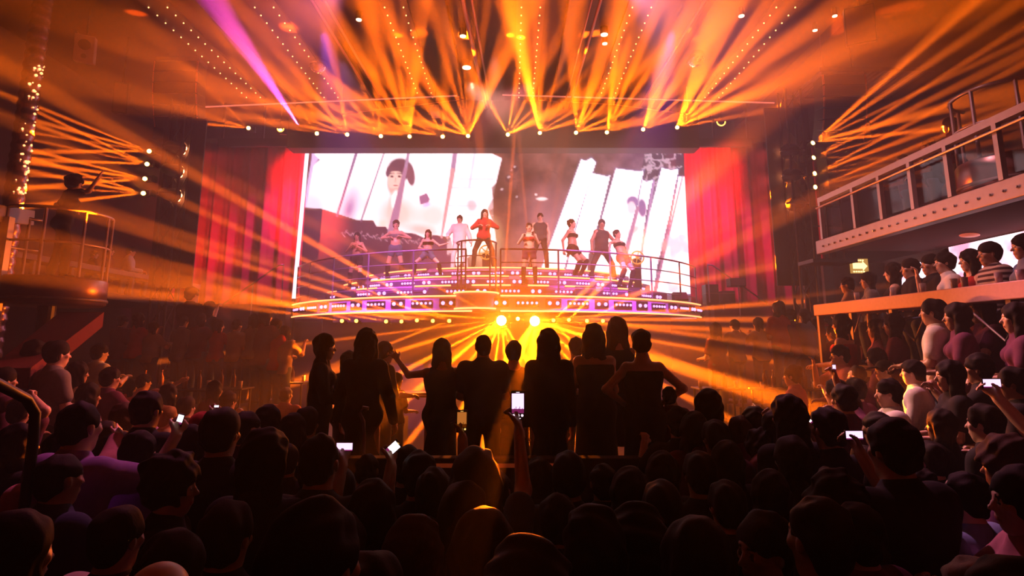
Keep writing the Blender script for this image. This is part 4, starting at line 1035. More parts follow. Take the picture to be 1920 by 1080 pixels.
def line_array(px, py, Y, n, w_, h_, curve, side, lab):
    p = P(px, py, Y); t = thing('line_array', lab, 'speaker', p); z = 0; y = 0; a = 0
    bm = bmesh.new(); box(bm, -w_ / 2, w_ / 2, -.2, .25, .02, .12); obj('fly_frame', bm, M_grey, t)
    bm = bmesh.new()
    for s_ in (-1, 1): cyl(bm, (s_ * w_ * .35, 0, .1), (s_ * w_ * .35, 0, 9.35 - p.z), .012, n=6)
    obj('chain', bm, M_grey, t)
    for i in range(n):
        R = Matrix.Translation((0, y, z)) @ Matrix.Rotation(a, 4, 'X'); bm = bmesh.new(); box(bm, -w_ / 2, w_ / 2, -.22, .22, -h_, 0, rot=R, bevel=.012); c_ = obj('speaker_cabinet', bm, M_black, t)
        bm = bmesh.new()
        for s_ in (-1, 1): box(bm, s_ * w_ / 2 - .012, s_ * w_ / 2 + .012, -.235, -.2, -h_ + .01, -.01, rot=R)
        obj('edge_trim', bm, mat('edge_trim', (.5, .2, .12), .4, metal=.4), c_)
        z -= h_ * math.cos(a); y += h_ * math.sin(a) * 1.0; a += curve
line_array(340, 122, 13.6, 6, 1.05, .26, .07, -1, 'curved line array of black speakers hanging at the upper left'); line_array(1572, 148, 12.6, 6, .95, .24, .08, 1, 'curved line array of black speakers hanging at the upper right')
pa_box(P(1612, 48, 11.2), (.55, .4, .75), -.5, .35, 'black wedge speaker hanging near the ceiling at upper right'); pa_box(P(228, 185, 12.8), (.3, .3, .7), .4, .2, 'narrow dark speaker hanging at the left below the pale one')
bm = bmesh.new()
for k in range(18): box(bm, 0 + k * .14, .08 + k * .14, 0, 1.5, 0, .03)
box(bm, -.05, 2.55, -.04, 0, -.03, .06); box(bm, -.05, 2.55, 1.5, 1.54, -.03, .06)
o = obj('ceiling_vent', bm, M_grey); o.location = P(1540, 132, 12.4); tag(o, 'ribbed air grille behind the right line array', 'vent')

# ================================================================ left side: sequin column, podium, balcony
M_seq = mat('sequins', (.5, .3, .32), .25, metal=.8, noise=.8, nscale=25, bump=1.0, bscale=45)
t = thing('sequin_column', 'tall column covered with glittering sequins at the far left', 'column', P(22, 400, 10.6) * 1)
t.location.z = 0
bm = bmesh.new(); lathe(bm, [(.16 + .012 * math.sin(z * 31), z) for z in [i * .05 for i in range(int(9.3 / .05))]], n=20); obj('shaft', bm, M_seq, t, True)
bm = bmesh.new(); cyl(bm, (0, 0, 0), (0, 0, .12), .26, n=24); obj('base', bm, M_black, t)
rs = random.Random(5)
for i in range(60):  # glints on the sequins, put in as small glowing balls
    z = 5.0 + rs.random() ** 1.4 * 2.6; a = rs.uniform(-.9, .6); bm = bmesh.new(); bmesh.ops.create_icosphere(bm, subdivisions=1, radius=rs.uniform(.01, .032), matrix=Matrix.Translation((.17 * math.cos(a), .17 * math.sin(a) - .03, z))); obj('sequin_glint', bm, mat('glint_glow', (.5, .4, .3), .2, emit=(1, .35, .12), es=4.5), t)
MATS['glint_glow'].cycles.emission_sampling = 'NONE'
M_drum = mat('drum_side', (.22, .13, .13), .3, metal=.6, noise=.3, nscale=6)
def podium(c, r, z0, z1, rail_h, a0, a1, posts, lab, foot=0):
    t = thing('dance_podium', lab, 'podium', (c[0], c[1], z0))
    bm = bmesh.new(); lathe(bm, [(0, 0), (r - .05, 0), (r, .03), (r, z1 - z0 - .03), (r - .02, z1 - z0), (0, z1 - z0)], n=48); obj('drum', bm, M_drum, t, True)
    bm = bmesh.new(); lathe(bm, [(r + .005, .06), (r + .02, .07), (r + .02, .1), (r + .005, .11)], n=48); obj('band', bm, M_grey, t, True)
    bm = bmesh.new(); cyl(bm, (0, 0, 0), (0, 0, -z0 + foot + .001), .12, n=16); obj('support', bm, M_black, t)
    for z, rr, nm in ((rail_h, .026, 'top_rail'), (rail_h * .5, .018, 'middle_rail')):
        bm = bmesh.new(); n = 28; tube(bm, [((r - .04) * math.cos(R_(a0 + (a1 - a0) * i / n)), (r - .04) * math.sin(R_(a0 + (a1 - a0) * i / n)), z1 - z0 + z) for i in range(n + 1)], rr, 8); obj(nm, bm, M_rail, t)
    for a in posts:
        bm = bmesh.new(); x, y = (r - .04) * math.cos(R_(a)), (r - .04) * math.sin(R_(a)); cyl(bm, (x, y, z1 - z0), (x, y, z1 - z0 + rail_h), .024, n=8); obj('post', bm, M_rail, t)
    return t
LPX, LPY = P(92, 550, 9.0).x, 9.0
podium((LPX, LPY), .74, 2.83, 3.24, 1.0, -215, 35, (-200, -160, -110, -65, -25, 10, 35), 'round dance podium with curved railing at the left edge')
RPX, RPY = 6.85, 7.7
podium((RPX, RPY), .66, 4.3, 4.72, .95, -260, 20, (-250, -205, -165, -120, -60), 'round dance podium with tall railing at the upper right edge', 4.22)
# balcony left
def balcony(sx, x, y0, y1, zl, depth, lab, ledge_h=.1, slab_z=None, mat_=None):
    t = thing('balcony', lab, 'balcony', (x, y0, 0)); xa, xb = (0, depth) if sx > 0 else (-depth, 0); slab = slab_z
    bm = bmesh.new(); box(bm, xa, xb, 0, y1 - y0, slab - .15, slab); obj('floor_slab', bm, M_dark, t)
    bm = bmesh.new(); w0, w1 = (-.05, .36) if sx > 0 else (-.36, .05); box(bm, w0, w1, 0, y1 - y0, zl - ledge_h, zl, bevel=.01); obj('counter', bm, mat_ or M_grey, t)
    n = int((y1 - y0) / 1.1) + 1
    for k in range(n + 1):
        y = (y1 - y0 - .08) * k / n; bm = bmesh.new(); box(bm, -.02 if sx > 0 else -.06, .06 if sx > 0 else .02, y, y + .06, slab, zl - ledge_h); obj('post', bm, M_grey, t)
    return t
M_counterR = mat('pink_counter', (.62, .34, .34), .5, noise=.15, nscale=30)
balcony(-1, -9.4, 10.4, 17.6, 3.98, 2.1, 'left balcony with a dark counter seen behind the dance podium', .12, 3.42)
t = balcony(1, 4.75, 4.7, 9.2, 2.86, 2.6, 'lower right balcony with a long pink counter', .17, 1.98, M_counterR)
for k in range(3):
    bm = bmesh.new(); y = .7 + k * 1.3; tube(bm, [(-.03, y, 2.66), (.02, y + .35, 2.3), (-.02, y + .75, 2.66)], .012, 6); obj('brace', bm, M_steel, t)
# low pale beam and posts at far left
t = thing('pale_beam', 'pale painted steel beam and posts at the left edge beside the podium', 'beam', (P(10, 530, 8.0).x, 8.0, 0))
a, b = P(-20, 398, 8.0) - t.location, P(52, 408, 9.4) - t.location
bm = bmesh.new(); q = (b - a); M_ = Matrix.Translation((a + b) / 2) @ frame_to(q); box(bm, -.09, .09, -.12, .12, -q.length / 2, q.length / 2, rot=M_, bevel=.01); obj('beam', bm, M_steel, t)
for px in (14,):
    p = P(px, 420, 8.3) - t.location; bm = bmesh.new(); box(bm, p.x - .06, p.x + .06, p.y - .05, p.y + .05, 0, p.z + .1); obj('post', bm, M_steel, t)
# red padded parapet below the left podium
bm = bmesh.new(); A, B = P(150, 585, 8.8), P(32, 690, 6.6); dn_ = Vector((0, 0, -.22))
c = [A + Vector((-.3, 0, 0)), A + Vector((.36, 0, 0)), B + Vector((.15, 0, 0)), B + Vector((-.3, 0, 0))]; c2 = [v + dn_ for v in c]
va = [bm.verts.new(v) for v in c]; vb = [bm.verts.new(v) for v in c2]
bm.faces.new(va); bm.faces.new(vb[::-1])
for i in range(4): bm.faces.new((va[i], vb[i], vb[(i + 1) % 4], va[(i + 1) % 4]))
bmesh.ops.recalc_face_normals(bm, faces=bm.faces)
tag(obj('sloping_parapet', bm, mat('red_carpet', (.16, .02, .018), .95, noise=.35, nscale=60)), 'sloping red carpeted parapet below the left podium', 'parapet')

# ================================================================ right side: upper balcony
t = thing('upper_balcony', 'upper right balcony with riveted steel beam, pale posts and handrail', 'balcony', (6.0, 6.0, 0))
bm = bmesh.new(); box(bm, -.02, .16, 0, 5.4, 3.98, 4.24, bevel=.012); bmo = obj('edge_beam', bm, M_steel, t)
for k in range(26):
    bm = bmesh.new(); sphere(bm, (-.03, .12 + k * .2, 4.1), .02, u=8, v=6); obj('rivet', bm, M_chrome, bmo)
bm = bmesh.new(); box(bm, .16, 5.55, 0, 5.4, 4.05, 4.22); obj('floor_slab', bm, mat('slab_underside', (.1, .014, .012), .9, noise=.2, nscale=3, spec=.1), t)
bm = bmesh.new(); box(bm, -.02, .08, 0, 5.2, 4.96, 5.06); obj('handrail', bm, M_steel, t); bm = bmesh.new(); cyl(bm, (-.05, 0, 4.86), (-.05, 5.2, 4.86), .02, n=8); obj('lower_rail', bm, M_steel, t)
for y in (.1, .9, 1.75, 2.5, 3.25, 4.0, 5.1):
    bm = bmesh.new(); box(bm, -.03, .04, y, y + .07, 4.24, 4.96); obj('post', bm, M_steel, t)
bm = bmesh.new(); box(bm, .05, .062, .1, 5.1, 4.3, 4.9); obj('glass_pane', bm, M_glass, t)
t.location.y = 6.0
t = thing('balcony_ladder', 'dark upright rails at the far end of the upper right balcony', 'ladder', P(1560, 470, 11.6)); 
for dx in (-.35, -.05, .25):
    bm = bmesh.new(); cyl(bm, (dx, 0, -.2), (dx, 0, 1.3), .02, n=8); obj('upright', bm, M_black, t)
for z in (.1, .5, .9, 1.25):
    bm = bmesh.new(); cyl(bm, (-.35, 0, z), (.25, 0, z), .014, n=8); obj('rung', bm, M_black, t)
bm = bmesh.new(); box(bm, -.55, .32, -.3, .3, -.27, -.2); box(bm, -.1, .1, .2, .3, -P(1560, 470, 11.6).z, -.2); obj('platform', bm, M_black, t)
# bright side screens seen under the balcony
M_side = bpy.data.materials.new('side_screen_picture'); M_side.use_nodes = True; nt = M_side.node_tree; b_ = nt.nodes['Principled BSDF']
tc = nt.nodes.new('ShaderNodeTexCoord'); ns = nt.nodes.new('ShaderNodeTexNoise'); ns.inputs['Scale'].default_value = 2.2; rp_ = nt.nodes.new('ShaderNodeValToRGB')
rp_.color_ramp.elements[0].position = .38; rp_.color_ramp.elements[0].color = (.9, .3, .5, 1); rp_.color_ramp.elements[1].position = .55; rp_.color_ramp.elements[1].color = (1, .88, 1, 1)
nt.links.new(tc.outputs['Object'], ns.inputs['Vector']); nt.links.new(ns.outputs['Fac'], rp_.inputs[0]); nt.links.new(rp_.outputs[0], b_.inputs['Emission Color']); b_.inputs['Emission Strength'].default_value = 2.2; M_side.cycles.emission_sampling = 'NONE'
for (ya, yb, z0, z1, lb) in ((8.0, 10.75, 3.45, 4.02, 'wide bright screen behind the lower right balcony guests'), (10.95, 12.3, 3.42, 3.85, 'small bright screen at the far end of the lower right balcony')):
    t = thing('side_screen', lb, 'screen', (8.1, ya, z0)); bm = bmesh.new(); box(bm, 0, .03, 0, yb - ya, 0, z1 - z0); obj('picture', bm, M_side, t); bm = bmesh.new(); box(bm, .03, .1, -.04, yb - ya + .04, -.04, z1 - z0 + .04); obj('frame', bm, M_black, t)
bm = bmesh.new(); box(bm, 8.2, 8.3, 5.5, 14, 0, 4.05); struct('wall_balcony', bm, M_wall)
bm = bmesh.new(); box(bm, 6.4, 8.2, 12.82, 12.9, 0, 4.0); struct('wall_side', bm, M_wall)
# ceiling lamp under the slab
bm = bmesh.new(); sphere(bm, (0, 0, 0), .1, 1.6, 1, .35); o = obj('oval_lamp', bm, mat('oval_lamp', (.6, .25, .2), .4, emit=(1, .15, .08), es=.6)); o.location = PZ(1818, 441, 4.02); tag(o, 'dim oval lamp on the underside of the upper balcony', 'lamp')
# exit sign: lit panel with an arrow
p = P(1612, 499, 12.75); t = thing('exit_sign', 'small lit sign with a right-pointing arrow beyond the lower balcony', 'sign', p)
t.scale = (1.18, 1, 1.18)
bm = bmesh.new(); box(bm, -.16, .16, 0, .05, -.13, .14); obj('panel', bm, mat('sign_dark', (.02, .02, .02), .5, emit=(1, .5, .1), es=.7), t)
bm = bmesh.new(); vs = [bm.verts.new((x, -.006, z)) for x, z in ((-.13, -.05), (.05, -.05), (.05, -.09), (.14, .0), (.05, .1), (.05, .06), (-.13, .06))]; bm.faces.new(vs); obj('arrow', bm, emis('arrow_glow', (1, .75, .3), 3), t)
for z in (.095, -.115):
    bm = bmesh.new()
    for k in range(5): box(bm, -.13 + k * .045, -.1 + k * .045, -.008, 0, z, z + .025)
    obj('lettering', bm, emis('arrow_glow', (1, .75, .3), 3), t)

# ================================================================ props on the stage
def tier_z(x, y):
    r = math.hypot(x - X0, SCY - y); z = DZ
    for (tr, a, tz) in TIERS:
        if r < tr - .1: z = tz
    return z + .012
def reel(px, py, Y, r, lab, lit):
    p = P(px, py, Y); t = thing('film_reel', lab, 'film reel', p)
    bm = bmesh.new()
    tube(bm, [(r * math.cos(R_(a)), 0, r * math.sin(R_(a))) for a in range(0, 360, 12)], r * .11, 8, closed=True)
    for k in range(6): a = k * math.pi / 3 + .3; cyl(bm, (0, 0, 0), (r * math.cos(a), 0, r * math.sin(a)), r * .1, r * .06, 8)
    cyl(bm, (0, -.05, 0), (0, .05, 0), r * .24, n=16); obj('wheel', bm, lit, t)
    bm = bmesh.new(); bz = tier_z(p.x, p.y) + .05 - p.z; box(bm, -r * .6, r * .6, .05, .3, bz, -r * .1); box(bm, -r * .9, r * .9, .0, .4, bz - .05, bz); obj('stand', bm, M_black, t)
M_brass = mat('reel_brass_glow', (.7, .4, .1), .3, metal=.7, emit=(1, .45, .08), es=.7)  # brass with a warm glow put in as emission
reel(912, 473, 18.2, .22, 'glowing film-reel prop behind the dancer at the centre of the stage', M_brass)
reel(1195, 483, 18.3, .2, 'gold film-reel prop at the right of the stage', M_brass)
# floor lamps and black cases on the deck
for i, (px, py, Y, w_) in enumerate(((648, 542, 16.9, .5), (820, 545, 15.9, .45), (1098, 541, 15.8, .55), (1190, 538, 16.2, .3), (1275, 548, 17.7, .4))):
    p = P(px, py, Y); p.z = (DZ if math.hypot(p.x - X0, SCY - p.y) > 6.65 else 3.8) + .012
    t = thing('monitor_wedge', ('black wedge monitor at the left end of the deck', 'black wedge monitor left of the centre drum', 'wide black wedge monitor right of centre on the deck', 'black wedge monitor in front of the leaning dancer', 'black wedge monitor at the right end of the deck')[i], 'speaker', p)
    bm = bmesh.new(); pr = [(-.18, 0), (.2, 0), (.2, .26), (.02, .28), (-.18, .06)]
    l_ = [bm.verts.new((-w_ / 2, y, z)) for y, z in pr]; r_ = [bm.verts.new((w_ / 2, y, z)) for y, z in pr]; bm.faces.new(l_); bm.faces.new(r_[::-1])
    for k in range(5): bm.faces.new((l_[k], r_[k], r_[(k + 1) % 5], l_[(k + 1) % 5]))
    bmesh.ops.recalc_face_normals(bm, faces=bm.faces); obj('cabinet', bm, M_black, t)
    bm = bmesh.new(); box(bm, -w_ / 2 + .03, w_ / 2 - .03, -.01, .0, 0, .22, rot=Matrix.Translation((0, -.09, .14)) @ Matrix.Rotation(-.75, 4, 'X') @ Matrix.Translation((0, 0, -.11))); obj('grille', bm, mat('grille', (.06, .03, .03), .6), t)
pa_box(P(1380, 530, 18.0) + Vector((0, 0, 0)), (.48, .35, .26), 0, 0, 'black speaker box on a stand at the right end of the stage')
for i, px in enumerate((1332, 1362)):
    p = P(px, 552, 18.3); t = thing('flight_case', ('left', 'right')[i] + ' one of two black equipment cases beyond the right stage stairs', 'case', (p.x, p.y, 0)); bm = bmesh.new(); box(bm, -.2, .2, -.2, .2, 3.42, 3.42 + (.62, .42)[i], bevel=.02); obj('body', bm, M_black, t)
    bm = bmesh.new(); box(bm, -.205, .205, -.205, .205, 3.75, 3.77); obj('edge_strip', bm, M_grey, t); bm = bmesh.new(); box(bm, -.15, .15, -.15, .15, 0, 3.42); obj('plinth', bm, M_dark, t)

# ================================================================ floor of the hall
PLZ = .62
bm = bmesh.new(); box(bm, -3.3, 2.55, 5.3, 8.3, 0, PLZ, bevel=.01); struct('trim_platform', bm, M_dark)
bm = bmesh.new(); box(bm, -3.3, 2.55, 5.12, 5.26, 0, 1.34, bevel=.01); struct('trim_parapet', bm, M_dark)
bm = bmesh.new(); box(bm, -.9, .55, 5.1, 5.12, 1.27, 1.3); tag(obj('step_strip', bm, mat('step_glow', (.3, .1, .06), .5, emit=(1, .12, .03), es=.12)), 'dim red strip along the low wall behind the standing group', 'strip light')
t = thing('platform_counter', 'narrow counter with steel rail in front of the standing group', 'counter', (-.35, 7.75, PLZ))
bm = bmesh.new(); box(bm, -1.9, 1.9, -.15, .2, 1.0, 1.04, bevel=.01); obj('counter_top', bm, M_grey, t)
bm = bmesh.new(); cyl(bm, (-1.9, -.17, 1.0), (1.9, -.17, 1.0), .016, n=8); obj('rail', bm, mat('warm_rail', (.7, .4, .25), .3, metal=.8), t)
for x in (-1.85, -.6, .6, 1.85):
    bm = bmesh.new(); cyl(bm, (x, 0, 0), (x, 0, 1.0), .03, n=8); obj('leg', bm, M_black, t)
# side risers for the guests
RISERS = [(2.75, 12, 2.6, 9.6, .22), (3.55, 12, 3.4, 9.6, .5), (4.3, 12, 4.4, 9.6, .85)]
def lfloor(x, y):
    z = 0
    for (xa, xb, ya, yb, h_) in RISERS:
        if xa <= x <= xb and ya <= y <= yb: z = h_
    for (xa, xb, ya, yb, h_) in RISERS_L:
        if xa <= x <= xb and ya <= y <= yb: z = h_
    if -3.3 <= x <= 2.55 and 5.3 <= y <= 8.3: z = PLZ
    return z
RISERS_L = [(-11.4, -4.6, 5.6, 9.8, .3), (-11.4, -2.2, 9.9, 12.9, .75), (2.8, 8.0, 9.9, 12.9, .75), (-11.4, -5.0, 11.2, 12.9, 1.1), (4.2, 8.0, 11.2, 12.9, 1.1)]
for (xa, xb, ya, yb, h_) in RISERS + RISERS_L:
    bm = bmesh.new(); box(bm, xa, min(xb, 11.55), ya, yb, 0, h_); struct('trim_riser', bm, M_floor)
# near handrail at the left edge
t = thing('handrail', 'dark bent handrail in front of the crowd at the left edge', 'railing', (P(62, 800, 3.0).x, 3.0, 0))
pts = [P(-60, 690, 2.4), P(0, 722, 2.7), P(50, 748, 2.95), P(66, 775, 3.0), P(62, 830, 3.0)]; pts.append(Vector((pts[-1].x, 3.0, 0.0)))
bm = bmesh.new(); tube(bm, [q - t.location for q in pts], .024, 10); obj('rail', bm, M_black, t)
t = thing('service_pole', 'thin steel pole with a curved top among the crowd left of centre', 'pole', (P(684, 790, 4.6).x, 4.6, 0))
bm = bmesh.new(); q = P(684, 790, 4.6).z; tube(bm, [(0, 0, 0), (0, 0, q - .1), (-.01, 0, q), (-.04, 0, q + .06), (-.02, .02, q + .1), (.02, .02, q + .09)], .014, 8); obj('pole', bm, M_rail, t); bm = bmesh.new(); cyl(bm, (0, 0, 0), (0, 0, .03), .12, n=20); obj('base', bm, M_black, t)

# tables with bottles and glasses
def bottle_mesh():
    bm = bmesh.new(); lathe(bm, [(0, 0), (.036, 0), (.038, .02), (.038, .17), (.03, .205), (.014, .235), (.013, .29), (.016, .292), (.016, .31), (0, .31)], n=14); me = bpy.data.meshes.new('bottle'); bm.to_mesh(me); bm.free(); return me
def glass_mesh():
    bm = bmesh.new(); lathe(bm, [(0, 0), (.03, 0), (.036, .12), (.033, .12), (.027, .01), (0, .01)], n=14); me = bpy.data.meshes.new('glass'); bm.to_mesh(me); bm.free(); return me
M_bot = mat('bottle_glass', (.12, .06, .03), .08, spec=1.0); M_gl = mat('drink_glass', (.55, .45, .42), .06, spec=1.0)
bme, gme = bottle_mesh(), glass_mesh(); bme.materials.append(M_bot); gme.materials.append(M_gl)
def table(x, y, z0, w_, d_, lab, items, h_=.75, grp=None):
    t = thing('bottle_table', lab, 'table', (x, y, z0), group=grp)
    bm = bmesh.new(); box(bm, -w_ / 2, w_ / 2, -d_ / 2, d_ / 2, h_ - .03, h_, bevel=.008); obj('table_top', bm, M_black, t)
    for sx in (-1, 1):
        for sy in (-1, 1): bm = bmesh.new(); cyl(bm, (sx * (w_ / 2 - .05), sy * (d_ / 2 - .05), 0), (sx * (w_ / 2 - .05), sy * (d_ / 2 - .05), h_ - .03), .02, n=8); obj('leg', bm, M_black, t)
    for k, (ix, iy, kind) in enumerate(items):
        o = bpy.data.objects.new(kind, bme if kind == 'bottle' else gme); link(o); o.location = (x + ix, y + iy, z0 + h_)
        tag(o, ('dark glass bottle' if kind == 'bottle' else 'small drinking glass') + ' standing on the ' + lab, 'bottle' if kind == 'bottle' else 'glass', kind + 's on the ' + lab[:60])
rt = random.Random(11)
def items(n, w_):
    out = []
    for k in range(n): out.append((-w_ / 2 + .1 + (w_ - .2) * k / max(1, n - 1), rt.uniform(-.12, .12), 'bottle' if k % 3 else 'glass'))
    return out
for (px, py, Y, lf, w_, lb) in ((330, 627, 10.3, .75, 1.6, 'long table before the far left guests'), (430, 640, 10.6, .75, .8, 'small table right of the long mid left table'), (540, 632, 12.1, .75, .9, 'table nearest the left stage stairs'), (1465, 622, 10.4, .75, 1.1, 'table in front of the guests at mid right'), (1340, 632, 10.6, .75, .8, 'small table near the right stage stairs')):
    p = P(px, py, Y); table(p.x, Y, lf, w_, .5, lb, items(7 if w_ > 1 else 4, w_))
table(-1.05, 2.35, 0, .55, .5, 'low table left of centre', items(4, .5), .95); table(1.05, 2.2, 0, .5, .45, 'low table right of centre', items(4, .45), .95)
# glasses on the pink counter
for i, (px, Y) in enumerate(((1585, 8.3), (1650, 7.5), (1702, 6.95), (1757, 6.45), (1770, 6.3), (1840, 5.85), (1873, 5.6))):
    o = bpy.data.objects.new('glass', gme); link(o); o.location = (4.75 + .12, Y, 2.86)
    tag(o, 'small drinking glass on the pink balcony counter, %s from its far end' % ('first second third fourth fifth sixth seventh'.split()[i]), 'glass', 'glasses on the pink counter')
# phones
def phone(px, py, Y, h_px, land, lab, kind='pink', yaw=0.0, roll=0.0):
    p = P(px, py, Y); L = h_px / 1100 * Y; W = L * .5
    if land: L, W = W, L
    t = thing('phone', lab, 'phone', p, yaw); t.rotation_euler = (0, roll, yaw)
    bm = bmesh.new(); box(bm, -W / 2, W / 2, 0, .009, -L / 2, L / 2, bevel=.004); obj('case', bm, M_black, t)
    cols = {'pink': ((.95, .6, 1.0), 2.0), 'amber': ((1, .3, .05), .6), 'white': ((1, .9, .95), 3.0)}[kind]
    bm = bmesh.new()
    if land: box(bm, -W * .44, W * .44, -.0015, 0, -L * .3, L * .42)
    else: box(bm, -W * .42, W * .42, -.0015, 0, -L * .12, L * .4)
    obj('screen', bm, mat('phone_%s' % kind, (.02, .02, .02), .3, emit=cols[0], es=cols[1]), t)
    bm = bmesh.new()
    if land: box(bm, -W * .44, W * .44, -.0015, 0, -L * .42, -L * .3)
    else: box(bm, -W * .42, W * .42, -.0015, 0, -L * .26, -L * .12)
    obj('screen_stage', bm, mat('phone_dark_%s' % kind, (.02, .02, .02), .3, emit=(.25, .02, .12) if kind != 'amber' else (.12, .02, 0), es=1), t)
    if not land and h_px > 30:
        rr = W * .1
        bm = bmesh.new()
        for k in range(8): rr_ = rr; x = -W * .36 + W * .72 * (k + .5) / 8; box(bm, x - W * .02, x + W * .02, -.0025, -.0015, -L * .14, -L * (.14 - .05 * ((k * 7) % 3)))
        obj('stage_figures', bm, M_black, t)
        for k in (-1, 0, 1):
            bm = bmesh.new(); cyl(bm, (k * W * .3, -.003, -L * .34), (k * W * .3, 0, -L * .34), rr * (1.15 if k == 0 else .9), n=16); obj('button', bm, mat('phone_btn_' + kind, (.02, .02, .02), .3, emit=(1, .8, .9) if kind == 'pink' else (1, .6, .15), es=1.5), t)
        bm = bmesh.new(); box(bm, -W * .2, W * .2, -.003, 0, -L * .45, -L * .43); obj('bar', bm, mat('phone_btn_' + kind), t)
        bm = bmesh.new(); box(bm, -W * .12, W * .12, -.003, 0, L * .43, L * .45); obj('bar', bm, mat('phone_btn_' + kind), t)
    return t

# ================================================================ people
ARMS = {
 'rest': None,
 'front': (((-.2, .25, -1), (.35, 1, -.1)), ((.2, .25, -1), (-.35, 1, -.1))),
 'phone': (((-.3, .7, -.6), (.35, .6, .9)), ((.3, .7, -.6), (-.35, .6, .9))),
 'phone1': (((-.16, .02, -1), (.1, .5, -.9)), ((.3, .8, .1), (-.3, .5, .9))),
 'fist': (((-.16, .05, -1), (.1, .6, -.6)), ((.3, .35, 1), (-.1, .1, 1))),
 'up2': (((-.45, .2, 1), (.25, .1, 1)), ((.45, .2, 1), (-.25, .1, 1))),
 'over': (((-.5, .1, 1), (1, .15, .45)), ((.5, .1, 1), (-1, .15, .45))),
 'point': (((-.16, .05, -1), (.1, .6, -.6)), ((.7, .6, .35), (.5, .7, .5))),
 'hips': (((-.85, -.15, -.75), (.75, .3, -.55)), ((.85, -.15, -.75), (-.75, .3, -.55))),
 'reachL': (((-.7, .7, -.1), (-.45, .5, .55)), ((.3, .3, -1), (-.6, .9, .1))),
 'clap': (((-.45, .6, -.75), (.75, .8, .35)), ((.45, .6, -.75), (-.75, .8, .35))),
 'face': (((-.2, .25, -1), (.3, 1, -.1)), ((.35, .75, -.5), (-.35, .2, 1))),
 'wide': (((-.35, .05, -1), (-.1, .35, -1)), ((.35, .05, -1), (.1, .35, -1))),
 'raise1': (((-.16, .02, -1), (-.05, .3, -1)), ((.1, .3, 1), (.05, 0, 1))),
}
HANDS = {'phone': ('hold', 'hold'), 'phone1': ('rest', 'hold'), 'fist': ('rest', 'fist'), 'raise1': ('rest', 'open'), 'up2': ('open', 'open'), 'over': ('fist', 'fist'), 'point': ('rest', 'point'), 'reachL': ('open', 'rest')}
SEATLEGS = (((-.2, 1, -.12), (-.02, -.12, -1)), ((.2, 1, -.12), (.02, -.12, -1)))
ARCH = {}
def arch(sex, hair, top, bottom, arms='rest', yaw=0, tilt=0, seat=False, lean=(0, 0, 1), h=.01, seed=0):
    k = (sex, hair, top, bottom, arms, yaw, tilt, seat, lean, h)
    if k not in ARCH:
        p = Pose(sex, arms=ARMS[arms], legs=SEATLEGS if seat else None, lean=lean, yaw=R_(yaw), tilt=tilt, hands=HANDS.get(arms, ('rest', 'rest')))
        ARCH[k] = make_person(sex, hair, top, bottom, p, h=h, seed=len(ARCH))
    return ARCH[k]
def at_head(a, px, py, Y, rz, label, floor, **kw):
    q = P(px, py, Y); hd = a['pose'].head; s = (q.z - floor) / a['top_z']
    off = Matrix.Rotation(rz, 3, 'Z') @ Vector((hd.x, hd.y, 0)) * s
    o = put_person(a, (q.x - off.x, q.y - off.y, floor), rz, label, scale=s, **kw)
    PLACED.append((q.x - off.x, q.y - off.y)); return o
PLACED = []
D_ = R_
def dancer(px, py, Y, sex, hair, top, bottom, arms, legs, rz, label, lean=(0, 0, 1), yaw=0, tilt=0, hands=('rest', 'rest'), kw=None):
    p = Pose(sex, arms=arms, legs=legs, lean=lean, yaw=R_(yaw), tilt=tilt, hands=hands); a = make_person(sex, hair, top, bottom, p, h=.009, seed=px)
    q = P(px, py, Y); return at_head(a, px, py, Y, R_(rz), label, tier_z(q.x, q.y), **(kw or {}))
WIDE = (((-.42, .1, -1), (-.1, -.12, -1)), ((.42, .1, -1), (.1, -.12, -1)))
dancer(670, 436, 17.4, 'f', 'bob', 'bra', 'shorts', (((-.55, .1, -.8), (.75, .6, .45)), ((.55, .1, -.8), (-.75, .6, .45))), (((-.18, .1, -1), (-.05, -.1, -1)), ((.2, .05, -1), (.05, -.1, -1))), 170, 'leftmost stage dancer in black top and shorts with hands at her chest', yaw=10, kw=dict(skin=1, top='black', bottom='black', hair='dark'))
dancer(743, 413, 18.5, 'f', 'tail', 'bra', 'shorts', (((-.9, -.1, -.55), (.9, .5, .1)), ((.9, -.1, -.55), (-.9, .5, .0))), (((-.25, .1, -1), (-.05, -.1, -1)), ((.25, .05, -1), (.05, -.1, -1))), 180, 'second stage dancer from left with ponytail and denim shorts, elbows out', yaw=15, kw=dict(skin=2, top='grey', bottom='denim', hair='brown'))
dancer(803, 431, 17.4, 'f', 'long', 'bra', 'shorts', (((-.8, .1, -.6), (-.9, .5, .15)), ((.5, .0, -.9), (-.7, .5, -.2))), (((-.75, .25, -.75), (-.15, -.3, -1)), ((.75, .3, -.7), (.1, -.3, -1))), 180, 'crouching stage dancer third from left with one arm stretched out', yaw=-5, kw=dict(skin=2, top='black', bottom='denim', hair='brown'))
dancer(862, 404, 18.5, 'm', 'short', 'jacket', 'trousers', (((-.45, .1, -1), (-.3, .2, -1)), ((.55, .2, -.8), (-.1, .8, -.4))), (((-.22, .1, -1), (-.12, -.1, -1)), ((.22, .05, -1), (.08, -.1, -1))), 175, 'stage dancer dressed all in white left of the lead dancer', kw=dict(skin=2, top='white', bottom='white', hair='brown', shoes='white'))
dancer(909, 393, 17.4, 'f', 'long', 'jacket', 'trousers', (((-.75, .1, -.6), (.8, .6, .1)), ((.7, .1, -.7), (-.8, .6, .15))), WIDE, 178, 'lead dancer in red jacket and black trousers standing wide at stage centre', lean=(-.05, 0, 1), yaw=12, kw=dict(skin=2, top='red', bottom='black', hair='dark'))
